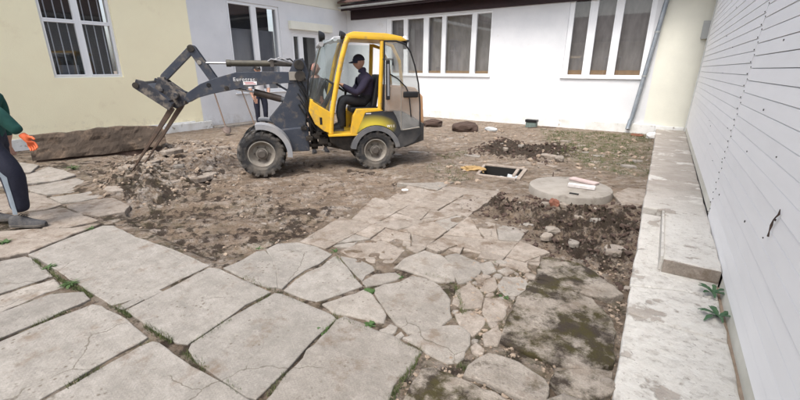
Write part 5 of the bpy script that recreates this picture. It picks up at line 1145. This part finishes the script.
# ---- bald man behind the machine
cpos = Vector((LC.x, LC.y, 0))+U*1.42-NL*1.25
ry = ray(315, 66); tt = (cpos.x*ry[0]+cpos.y*ry[1])/(ry[0]**2+ry[1]**2); bx_, by_ = ry[0]*tt, ry[1]*tt
W3 = empty('person', (bx_, by_, -.03), math.atan2(-by_, -bx_)+.1, label='bald man standing behind the loader, his head beside the windscreen', cat='person')
B, k = stand_body(1.84, .12, arm=(((.05, .26, 1.13), (.22, .16, 1.02)), ((.03, -.27, 1.14), (.10, -.25, .90))))
person('person', '', B, ['grey_cloth', 'black_cloth', 'skin_red', 'eye', 'grey_cloth'], [head_mesh((.05*k, 0, 1.665*k), (1, .1, -.08), (0, 0, 1), k)], root=W3)
for s_ in (1, -1): shoe(W3, (-.08, s_*.12, 0), (.20, s_*.14, 0), 'black_cloth')
# ---- man at the left edge: mid-stride, gloved hand forward
V_L = lambda x, y, d: None
P_M = gz(30, 226, 0.); TH_M = math.radians(38)   # he faces along the picture plane, to the right
fm = Vector((math.cos(TH_M), math.sin(TH_M), 0)); 
def mp(x, y, dn=0.):
    "sight line to his own (forward, up) on the plane of his stride, dn metres to the far side"
    n = np.array([math.sin(TH_M), -math.cos(TH_M), 0]); P0 = np.array([P_M[0], P_M[1], 0])-n*dn; d = ray(x, y); t = ((P0-[0, 0, H])@n)/(d@n); p = np.array([0, 0, H])+d*t
    return float((p-P0)@np.array(fm)), float(p[2])
MM = empty('person', (P_M[0], P_M[1], 0), TH_M, label='man at left edge in green sleeves, side striped track trousers and orange glove', cat='person')
hip = mp(-12, 138, .1); kne = mp(13, 175); ank = mp(22, 214); hnd = mp(23, 133, -.05); elb = mp(0, 110, -.05)
print('left man', hip, kne, ank, hnd, elb)
B = Body(); pel = B.node((hip[0]-.02, .10, .97), (.21, .18))
ch = B.chain(pel, [(hip[0]-.03, .10, 1.13), (hip[0]-.03, .10, 1.29), (hip[0]-.03, .10, 1.43)], [(.21, .18), (.24, .19), (.20, .15)], 0)
B.chain(ch, [(hip[0]-.03, .10, 1.53), (hip[0]-.02, .10, 1.60)], [.09, .075], [0, 2])
h1 = B.node((hip[0]+.02, 0, .92), .15, pel, 1); B.chain(h1, [((hip[0]+kne[0])/2+.02, 0, .74), (kne[0], 0, kne[1]), ((kne[0]+ank[0])/2+.0, 0, (kne[1]+ank[1])/2), (ank[0], 0, ank[1]+.02)], [.145, .118, .098, .085], 1)
b2 = mp(-4, 216, .22); h2 = B.node((hip[0]-.04, .2, .92), .14, pel, 1); B.chain(h2, [(hip[0]-.05, .21, .72), (b2[0]-.02, .22, .48), (b2[0]-.03, .22, .28), (b2[0], .22, .12)], [.135, .11, .09, .08], 1)
# near (right) arm with green sleeve
s1 = B.node((hip[0]-.02, -.10, 1.40), .10, ch, 0); e1m = B.chain(s1, [((hip[0]-.02+elb[0])/2, -.12, (1.40+elb[1])/2), (elb[0], -.12, elb[1])], [.088, .078], 0)
B.chain(e1m, [((elb[0]+hnd[0])/2, -.10, (elb[1]+hnd[1])/2), (hnd[0], -.08, hnd[1])], [.068, .056], 0)
s2_ = B.node((hip[0]+.05, .30, 1.40), .07, ch, 0); e2m = B.chain(s2_, [(hip[0]+.02, .36, 1.25), (hip[0]-.02, .38, 1.10)], [.06, .05], 0); w2 = B.chain(e2m, [(hip[0]-.04, .38, .98), (hip[0]-.05, .38, .90)], [.06, .045], [0, 2])
hand(B, w2, (hip[0]-.05, .38, .89), (.1, 0, -.9), (0, -1, 0), (.3, 0, .7), 2, 1., .5)
_, MB_ = person('person', '', B, ['green_cloth', 'navy_trouser', 'skin', 'eye'], [head_mesh((hip[0]-.0, .10, 1.70), (1, .1, -.2), (0, 0, 1), 1.)], root=MM)
cap(MM, (hip[0]-.0, .10, 1.705), (1, .1, -.2), (0, 0, 1), 'black')
# glove
G = Body(); g0 = G.node((hnd[0], -.08, hnd[1]), (.040, .036)); gd = Vector((hnd[0]-elb[0], .02, hnd[1]-elb[1])).normalized()
gw = Vector((hnd[0], -.08, hnd[1]))+gd*.03; g1 = G.node(gw, (.040, .034), g0, 0); hand(G, g1, gw, Vector((.45, .1, -.85)), (.85, .1, .4), (-.3, -.9, -.2), 0, 1.15, .5)
me = bpy.data.meshes.new('g'); me.from_pydata(G.v, G.e, []); o = bpy.data.objects.new('g', me); COL.objects.link(o); md = o.modifiers.new('s', 'SKIN'); md.use_smooth_shade = True
for i, r in enumerate(G.r): me.skin_vertices[0].data[i].radius = r
me.skin_vertices[0].data[0].use_root = True; s2 = o.modifiers.new('b', 'SUBSURF'); s2.levels = 2; s2.render_levels = 2
dg = bpy.context.evaluated_depsgraph_get(); gm = bpy.data.meshes.new_from_object(o.evaluated_get(dg)); bpy.data.objects.remove(o); gm.materials.clear(); gm.materials.append(MT['glove'])
gl = bpy.data.objects.new('glove', gm); COL.objects.link(gl); gl.parent = MM
# side stripe on the near leg
path = [(hip[0]+.02, .95), ((hip[0]+kne[0])/2+.02, .74), (kne[0], kne[1]), ((kne[0]+ank[0])/2, (kne[1]+ank[1])/2), (ank[0], ank[1]+.02)]; rad = [.13, .125, .105, .088, .078]
m = MB(); pts = []
for i in range(17):
    t_ = i/16*4; a = min(int(t_), 3); f_ = t_-a; x = path[a][0]*(1-f_)+path[a+1][0]*f_; z = path[a][1]*(1-f_)+path[a+1][1]*f_; r_ = rad[a]*(1-f_)+rad[a+1]*f_; pts.append((x, z, r_))
from mathutils.bvhtree import BVHTree
bv = BVHTree.FromPolygons([v.co for v in MB_.data.vertices], [tuple(p.vertices) for p in MB_.data.polygons]); vs = []
for x, z, r_ in pts:
    yl = None
    for k_ in range(4):
        xx = x-.005+(-.026+.052*k_/3); h_ = bv.ray_cast(Vector((xx, -1, z)), Vector((0, 1, 0)))[0]; yl = h_.y-.005 if h_ is not None else (yl if yl is not None else -r_); vs.append((xx, yl, z))
m.add(vs, [(i*4+j, i*4+j+1, (i+1)*4+j+1, (i+1)*4+j) for i in range(16) for j in range(3)]); m.build('trouser_stripe', 'stripe', MM, smooth=True)
a_ = mp(15, 230); b_ = mp(56, 229); print('shoe', a_, b_); shoe(MM, (a_[0]+.0, 0, .005), (min(b_[0], a_[0]+.36), -.02, .005), w=.06, h=.10); shoe(MM, (b2[0]-.09, .22, .005), (b2[0]+.19, .22, .005), w=.052, h=.085)

# ================================================================== THINGS ON THE GROUND
# raised slab on edge
q0, q1 = gz(33, 163, -.03), gz(168, 150, -.03)
dv = Vector((q1[0]-q0[0], q1[1]-q0[1], 0)); Lr = dv.length; thr = math.atan2(dv.y, dv.x)
def on_r(x, y): return on_plane(x, y, q0, thr, 0)
RS = empty('concrete_slab', (q0[0], q0[1], 0), thr, label='long earth caked concrete slab stood on edge before the yellow wall', cat='slab')
prof = [on_r(*p) for p in ((32, 137), (50, 135), (68, 134), (84, 132), (98, 129.5), (112, 128.5), (122, 127.5), (132, 128), (145, 127.5), (160, 128), (166, 131), (168, 138))]
low = [on_r(*p) for p in ((166, 143), (150, 147), (128, 151), (105, 154), (80, 156), (60, 158), (45, 160), (33, 161))]
outl = prof+low; m = MB()
def rg(sc_y, dz=0.): return [(x+.01*mn.noise(Vector((x*5, z*5, sc_y))), sc_y, z+.012*mn.noise(Vector((x*7, z*3, sc_y+4)))+dz) for x, z in outl]
nX = 40; nZ = 7; V0 = []
tp_ = sorted(prof); lw_ = sorted(low)
for side_ in (0, 1):
    for i in range(nX+1):
        x = Lr*i/nX*1.0; zt_ = np.interp(x, [p[0] for p in tp_], [p[1] for p in tp_]); zb_ = np.interp(x, [p[0] for p in lw_], [p[1] for p in lw_])
        for j in range(nZ+1):
            t_ = j/nZ; z_ = zb_*(1-t_)+zt_*t_; rough_ = .055*mn.fractal(Vector((x*2.2, z_*4, side_*9)), .8, 2, 5); y_ = (.0 if side_ == 0 else .16)+.20*t_+(rough_ if side_ == 0 else 0)
            V0.append((x, y_, z_+.015*mn.noise(Vector((x*6, t_, 2)))))
ns = (nX+1)*(nZ+1); Fc = []
for i in range(nX):
    for j in range(nZ):
        a = i*(nZ+1)+j; Fc.append((a, a+nZ+1, a+nZ+2, a+1)); Fc.append((ns+a, ns+a+1, ns+a+nZ+2, ns+a+nZ+1))
    a = i*(nZ+1); Fc.append((a, ns+a, ns+a+nZ+1, a+nZ+1)); a += nZ; Fc.append((a, a+nZ+1, ns+a+nZ+1, ns+a))
for j in range(nZ):
    Fc.append((j, j+1, ns+j+1, ns+j)); a = nX*(nZ+1)+j; Fc.append((a, ns+a, ns+a+1, a+1))
m.add(V0, Fc); RSB = m.build('slab_body', 'rawslab', RS, smooth=False)
m = MB(); m.prism([(.0, -.30), (.28, -.30), (.22, .02), (.06, .02)], .05, Lr-.1, 'x'); m.build('packed_soil', 'clod', RS)
# concrete lid
LDD = empty('well_lid', (LID[0], LID[1], 0), 0, label='round cast concrete well lid with planks lying on it', cat='lid')
dr = math.hypot(gz(610, 186, .06)[0]-gz(530, 183, .06)[0], gz(610, 186, .06)[1]-gz(530, 183, .06)[1])/2
m = MB(); prf = [(.001, .065), (dr-.03, .06), (dr-.008, .052), (dr, .035), (dr+.004, -.10)]; m.lathe(prf, (0, 0, 0), 'z', 56)
m.v = [(x+.008*mn.noise(Vector((x*6, y*6, 1))), y+.008*mn.noise(Vector((x*6, y*6, 7))), z+.004*mn.noise(Vector((x*4, y*4, 3)))) for x, y, z in m.v]; m.build('lid', 'disc', LDD, smooth=True)
p = gz(553, 175.5, .065); m = MB(); m.tube([(p[0]-LID[0], p[1]-LID[1], .04), (p[0]-LID[0], p[1]-LID[1], .12)], .008, 6); m.build('lifting_bar', 'rust', LDD)
p = gz(574, 194, .06); m = MB(); m.box(p[0]-LID[0]-.06, p[0]-LID[0]+.06, p[1]-LID[1]-.03, p[1]-LID[1]+.02, .055, .071); m.build('lifting_slot', 'hole', LDD)
def plank(pa, pb, w, th, z, mat, label, name='plank'):
    a, b = gz(*pa, z), gz(*pb, z); L = math.hypot(b[0]-a[0], b[1]-a[1]); r = math.atan2(b[1]-a[1], b[0]-a[0]); m = MB(); m.box(0, L, -w/2, w/2, 0, th); o = m.build(name, mat, None, bevel=.006); o.location = (*a, z); o.rotation_euler = (0, 0, r); return tag(o, label, 'plank')
plank((568, 186), (595, 189.5), .10, .045, .068, 'plank_white', 'short white painted plank lying nearest on the round lid')
plank((571, 179), (597, 185), .13, .03, .068, 'plank_pink', 'pinkish board lying on the round lid behind the white plank')
# open inspection pit
pc = np.mean(PITBOX, 0); PIT_ = empty('inspection_pit', (pc[0], pc[1], 0), 0, label='open square inspection pit with thin concrete rim left of the round lid', cat='pit')
inner = [Vector((p[0]-pc[0], p[1]-pc[1], 0)) for p in PITBOX]
for i in range(4):
    a, b = inner[i], inner[(i+1) % 4]; d = (b-a).normalized(); n_ = Vector((d.y, -d.x, 0)); n_ = n_ if n_.dot((a+b)/2) > 0 else -n_
    m = MB(); w_ = .065 if i != 0 else .05; q = [a, b, b+n_*w_, a+n_*w_]; m.prism([(v.x, v.y) for v in q], -.12, .004+.002*i, 'z'); m.build('rim', 'pitframe', PIT_, bevel=.008)
    m = MB(); q = [a+n_*.004, b+n_*.004, b-n_*.012, a-n_*.012]; m.prism([(v.x, v.y) for v in q], -.60, -.02-.001*i, 'z'); m.build('pit_wall', 'hole', PIT_)
m = MB(); m.prism([(v.x, v.y) for v in inner], -.62, -.50, 'z'); m.build('pit_floor', 'hole', PIT_)
def lump(name, loc, size, mat, label, cat, seed=0, flat=.6, rot=0., amp=.35, freq=1.6, group=None):
    bm = bmesh.new(); bmesh.ops.create_icosphere(bm, subdivisions=3, radius=1)
    for v in bm.verts:
        p = v.co.copy(); p += Vector((seed*3.1, seed*1.7, 0)); v.co *= 1+amp*mn.fractal(p*freq, .9, 2, 3); v.co.z *= flat
        
        if cat != 'foam': v.co.x = max(min(v.co.x, .92), -.95); v.co.y = max(min(v.co.y, .9), -.9)
    me = bpy.data.meshes.new(name); bm.to_mesh(me); bm.free(); me.materials.append(MT[mat]); o = bpy.data.objects.new(name, me); COL.objects.link(o)
    o.location = loc; o.scale = size; o.rotation_euler = (0, 0, rot); return tag(o, label, cat, group)
def at_g(x, y, up=0.): p = gz(x, y, -.02); return (p[0], p[1], hz(*p)+up)
lump('foam_lump', at_g(473, 170), (.20, .12, .05), 'yellow_dirt', 'orange yellow crumbly patch at the left corner of the pit', 'foam', 3, 1.1, .3, .6, 2.6)
p = gz(500, 171, -.30); m = MB(); m.box(-.14, .14, -.10, .10, 0, .02); m.box(-.02, .2, -.02, .12, .02, .08); o = m.build('plastic_bag', 'plastic_clear', None, bevel=.01); o.location = (pc[0]+.10, pc[1]+.12, -.2); o.rotation_euler = (.4, .2, .5); tag(o, 'crumpled pale plastic inside the open pit', 'litter')
lump('plastic_bag', (pc[0]-.08, pc[1]+.05, -.18), (.10, .07, .06), 'paper', 'small white scrap inside the open pit', 'litter', 9)
m = MB(); a = gz(517, 170, .03); b = gz(512, 177, .03); m.box(-.26, .26, -.025, .025, 0, .03); o = m.build('wooden_lath', 'pitframe', None, bevel=.003); o.location = (gz(516, 173, .03)[0], gz(516, 173, .03)[1], .024); o.rotation_euler = (0, 0, math.atan2(b[1]-a[1], b[0]-a[0])); tag(o, 'short wooden lath across the right side of the open pit', 'lath')
lump('soil_clod', at_g(465, 131, .10), (.40, .28, .24), 'clod', 'big dark brown soil clod near the back wall, right of the loader', 'clod', 1, .75, .4, .25)
lump('soil_clod', at_g(433, 126, .08), (.34, .22, .17), 'clod', 'smaller dark clod right behind the loader', 'clod', 2, .8, 1.0, .25)
lump('plastic_bottle', at_g(491, 131, .05), (.22, .08, .08), 'plastic_clear', 'crushed clear plastic bottle lying in front of the back wall', 'bottle', 4, .9, -.2, .15)
lump('stone', at_g(559, 162, .04), (.09, .07, .08), 'rock', 'small bluish white stone just behind the round lid', 'stone', 5, .9)
lump('litter', at_g(405, 191.5, .01), (.05, .035, .02), 'paper', 'torn white scrap on the earth below the rear wheel', 'litter', 6, .6, .4)
lump('brick_fragment', at_g(554, 207, .04), (.07, .06, .08), 'brick_red', 'broken orange red brick piece in the dark soil below the lid', 'brick', 7, .9)
lump('brick_rubble', at_g(637, 136, .02), (.16, .09, .05), 'brick_red', 'crumbled red brick rubble at the foot of the downpipe', 'rubble', 8, .8)
lump('stone', at_g(652, 138, .07), (.15, .11, .11), 'paper', 'white stone beside the foot of the downpipe', 'stone', 10, .9)
lump('stone', at_g(584, 201, .04), (.13, .10, .07), 'rock', 'pale stone against the near edge of the round lid', 'stone', 11, .8, .5)
lump('stone', at_g(552, 233, .03), (.08, .06, .05), 'rock', 'pale stone in the dark soil nearest the mossy slabs', 'stone', 12, .8, .5)
lump('stone', at_g(606, 386, .03), (.045, .035, .03), 'rock', 'rounded pebble beside the kerb at the bottom of the photo', 'stone', 13, .8, .5)
o = slab(P2W([(612, 193), (628, 187), (645, 188), (652, 196), (640, 206), (622, 204)]), -.005, th=.12, mat='slab_dirty', world=True, parent=GROUND, name='broken_concrete')
# black/green junk box by the back wall with rod
p = gz(531, 127, -.02); JB = empty('wall_box', (p[0], p[1]+.02, -.03), TH_B, label='small dark electrical box on the ground against the back wall', cat='box')
m = MB(); m.box(-.16, .16, -.08, .10, .0, .16); m.build('box', simple('pale_green_box', (.16, .22, .20), (.1, .12, .11), 12, rough=.6), JB, bevel=.01)
m = MB(); m.box(-.18, .18, -.10, .10, .163, .24); m.build('lid', 'black', JB, bevel=.01)
a, b = gz(528, 129, 0), gz(556, 128.5, 0); m = MB(); m.tube([(*a, .03), ((a[0]+b[0])/2, (a[1]+b[1])/2, .05), (*b, .03)], .014, 6); tag(m.build('rod', 'rust'), 'thin dark rod lying along the foot of the back wall', 'rod')
# shovels leaning on the white wall
def leaning(px_foot, px_mid, label, shovel, name):
    a = gz(*px_foot, .03); wb = oL(px_mid[0], px_mid[1], .10); c, s_ = math.cos(TH_L), math.sin(TH_L); nx, ny = math.sin(TH_L), -math.cos(TH_L)
    top = Vector((P_L[0]+c*wb[0]+nx*.10, P_L[1]+s_*wb[0]+ny*.10, wb[1])); ft = Vector((a[0], a[1], .04)); d = (top-ft).normalized()
    T = empty(name, ft, label=label, cat='tool'); m = MB(); m.tube([d*(.25 if shovel else 0), top-ft], .018, 8); m.build('shaft', 'wood_shaft', T, smooth=True)
    if shovel:
        e = d.cross(Vector((0, 0, 1))).normalized(); nrm = e.cross(d); m = MB(); rows = []
        for t_, w_ in ((0, .03), (.06, .09), (.16, .115), (.26, .115), (.28, .03), (.36, .022)): rows.append([d*t_+e*w_*k_+nrm*(.02*(1-k_*k_)) for k_ in (-1, -.5, 0, .5, 1)])
        m.add([p_ for r_ in rows for p_ in r_], [(i*5+j, i*5+j+1, (i+1)*5+j+1, (i+1)*5+j) for i in range(5) for j in range(4)]); o = m.build('shovel_blade', 'blade', T, smooth=True); md = o.modifiers.new('t', 'SOLIDIFY'); md.thickness = .006
leaning((228, 134), (212, 86), 'shovel with brown wooden shaft leaning on the white wall', True, 'shovel')
leaning((255, 126), (240, 86), 'thin bare pole leaning on the white wall, right of the shovel', False, 'pole')

# ------------------------------------------------------------------ weeds and grass
def leaf(m, base, ang, L, w, droop=.5, up=.6):
    d = Vector((math.cos(ang), math.sin(ang), 0)); l = Vector((-d.y, d.x, 0)); vs = []; N_ = 5
    for i in range(N_+1):
        t_ = i/N_; wd = w*math.sin(math.pi*(t_*.85+.08))**.8*(.7+.3*((i % 2))); p = Vector(base)+d*L*t_*(1-.15*t_)+Vector((0, 0, L*(up*t_-droop*t_*t_))); vs += [p-l*wd, p+Vector((0, 0, -.15*wd)), p+l*wd]
    m.add(vs, [(i*3+j, i*3+j+1, (i+1)*3+j+1, (i+1)*3+j) for i in range(N_) for j in range(2)])
def weed(px, z, n, L, w, label, mat='leaf', group=None, up=.7):
    p = gz(*px, z); T = empty('weed', (p[0], p[1], z), label=label, cat='weed', group=group)
    for i in range(n):
        m = MB(); leaf(m, (random.uniform(-.01, .01), random.uniform(-.01, .01), 0), 2*math.pi*i/n+random.uniform(-.4, .4), L*random.uniform(.6, 1.1), w*random.uniform(.7, 1.1), .55, up*random.uniform(.7, 1.3)); m.build('leaf', mat, T, smooth=True)
    return T
weed((713, 293), .03, 9, .13, .022, 'broad leaved weed in the gap between kerb and boards, upper one', 'leaf_dark')
weed((717, 316), .02, 11, .17, .016, 'narrow leaved weed in the gap between kerb and boards, lower one', 'leaf_dark')
weed((369, 291), 0, 26, .065, .020, 'round clover weed in the crack joint of the middle slabs', up=.4)
weed((370, 325), -.01, 22, .055, .012, 'leafy weed between the pitted slab and the square slab')
weed((323, 332), -.02, 18, .055, .013, 'leafy weed at the right edge of the square slab')
weed((335, 252), -.01, 12, .05, .010, 'small weed at the top of the three way crack')
weed((259, 249), -.04, 10, .05, .010, 'small weed at the corner between slab and dug earth')
weed((504, 297), -.02, 16, .06, .012, 'small weed left of the mossy slab')
weed((418, 360), -.03, 10, .035, .009, 'tiny weed right of the pitted slab')
weed((497, 262), -.02, 16, .06, .012, 'small weed among the broken stones')
weed((49, 268), -.01, 26, .07, .007, 'weed tuft in the left slab joint, upper one')
weed((70, 285), -.01, 40, .09, .006, 'grassy weed tuft in the left slab joint, lower one')
weed((73, 169), -.02, 34, .16, .008, 'grass tuft beside the end of the upright slab')
weed((90, 229), 0, 20, .06, .006, 'low grass tuft between the shoe and the big slab')
weed((5, 243), 0, 40, .08, .008, 'grass clump at the left edge before the shoe')
weed((773, 222), 0, 1, .01, .002, 'x') if False else None
weed((400, 399), -.03, 18, .05, .009, 'low weed in the gravel gap at the bottom edge')
weed((462, 366), -.03, 20, .045, .010, 'dark weed at the foot of the half round slab')
weed((399, 277), -.01, 12, .045, .010, 'small weed between the two pale broken slabs')
weed((448, 281), -.02, 12, .05, .008, 'low weed right of the large cracked slab')
def blades(name, paths, dens, L, label, spread=.02):
    m = MB()
    for a, b, f in paths:
        A, Bq = gz(*a, 0), gz(*b, 0); n = int(math.hypot(A[0]-Bq[0], A[1]-Bq[1])*dens*f)
        for i in range(n):
            t_ = random.random(); x = A[0]+(Bq[0]-A[0])*t_+random.gauss(0, spread); y = A[1]+(Bq[1]-A[1])*t_+random.gauss(0, spread)
            if mn.noise(Vector((x*4, y*4, 3))) < -.05: continue
            z = -.014; h_ = L*random.uniform(.5, 1.2); an_ = random.random()*6.28; w_ = .0022; d = Vector((math.cos(an_), math.sin(an_), 0)); tp = Vector((x, y, z+h_))+d*h_*random.uniform(.1, .8)
            m.add([(x-d.y*w_, y+d.x*w_, z), (x+d.y*w_, y-d.x*w_, z), tuple(tp)], [(0, 1, 2)])
    o = m.build(name, 'grass', None, recalc=False); return tag(o, label, 'grass', kind='stuff')
blades('joint_grass', [((33, 259), (60, 279), .9), ((60, 279), (110, 305), 1.2), ((116, 307), (172, 341), 1.6), ((183, 352), (240, 393), .9), ((45, 399), (145, 343), 1.), ((0, 339.5), (42, 321.5), .9), ((42, 321.5), (78, 306.5), .9), ((191, 344), (272, 293), .5), ((336, 320), (306, 351), .6), ((306, 351), (268, 394), .6), ((222, 268), (335, 316), .3), ((336, 316), (424, 352), .6), ((424, 352), (388, 400), 1.5), ((424, 355), (470, 368), 1.3), ((372, 288), (390, 330), 1.0), ((335, 255), (365, 290), .5), ((395, 268), (455, 282), .6), ((455, 282), (465, 320), .8)], 640, .034, 'short grass growing in the slab joints', .012)
def grass_zone(P, n, L, name, label):
    f = in_poly(P)(n); hh = height(f[:, 0], f[:, 1])[0]; m = MB()
    for (x, y), z in zip(f, hh):
        if mn.noise(Vector((x*2.5, y*2.5, 9))) < .0: continue
        for q in range(3):
            h_ = L*random.uniform(.5, 1.3); an_ = random.random()*6.28; w_ = .005; d = Vector((math.cos(an_), math.sin(an_), 0)); x2, y2 = x+random.gauss(0, .02), y+random.gauss(0, .02)
            m.add([(x2-d.y*w_, y2+d.x*w_, z-.01), (x2+d.y*w_, y2-d.x*w_, z-.01), (x2+d.x*h_*.6, y2+d.y*h_*.6, z+h_)], [(0, 1, 2)])
    return tag(m.build(name, 'grass', None, recalc=False), label, 'grass', kind='stuff')
grass_zone(Z_GRASS, 2600, .045, 'thin_grass', 'thin trampled grass in front of the back wall')
grass_zone(P2W([(440, 150), (470, 150), (480, 175), (445, 185), (425, 170)]), 500, .035, 'dry_grass', 'sparse yellowish grass left of the open pit')
print('objects', len(bpy.data.objects), 'tris', sum(len(o.data.polygons) for o in bpy.data.objects if o.type == 'MESH'))
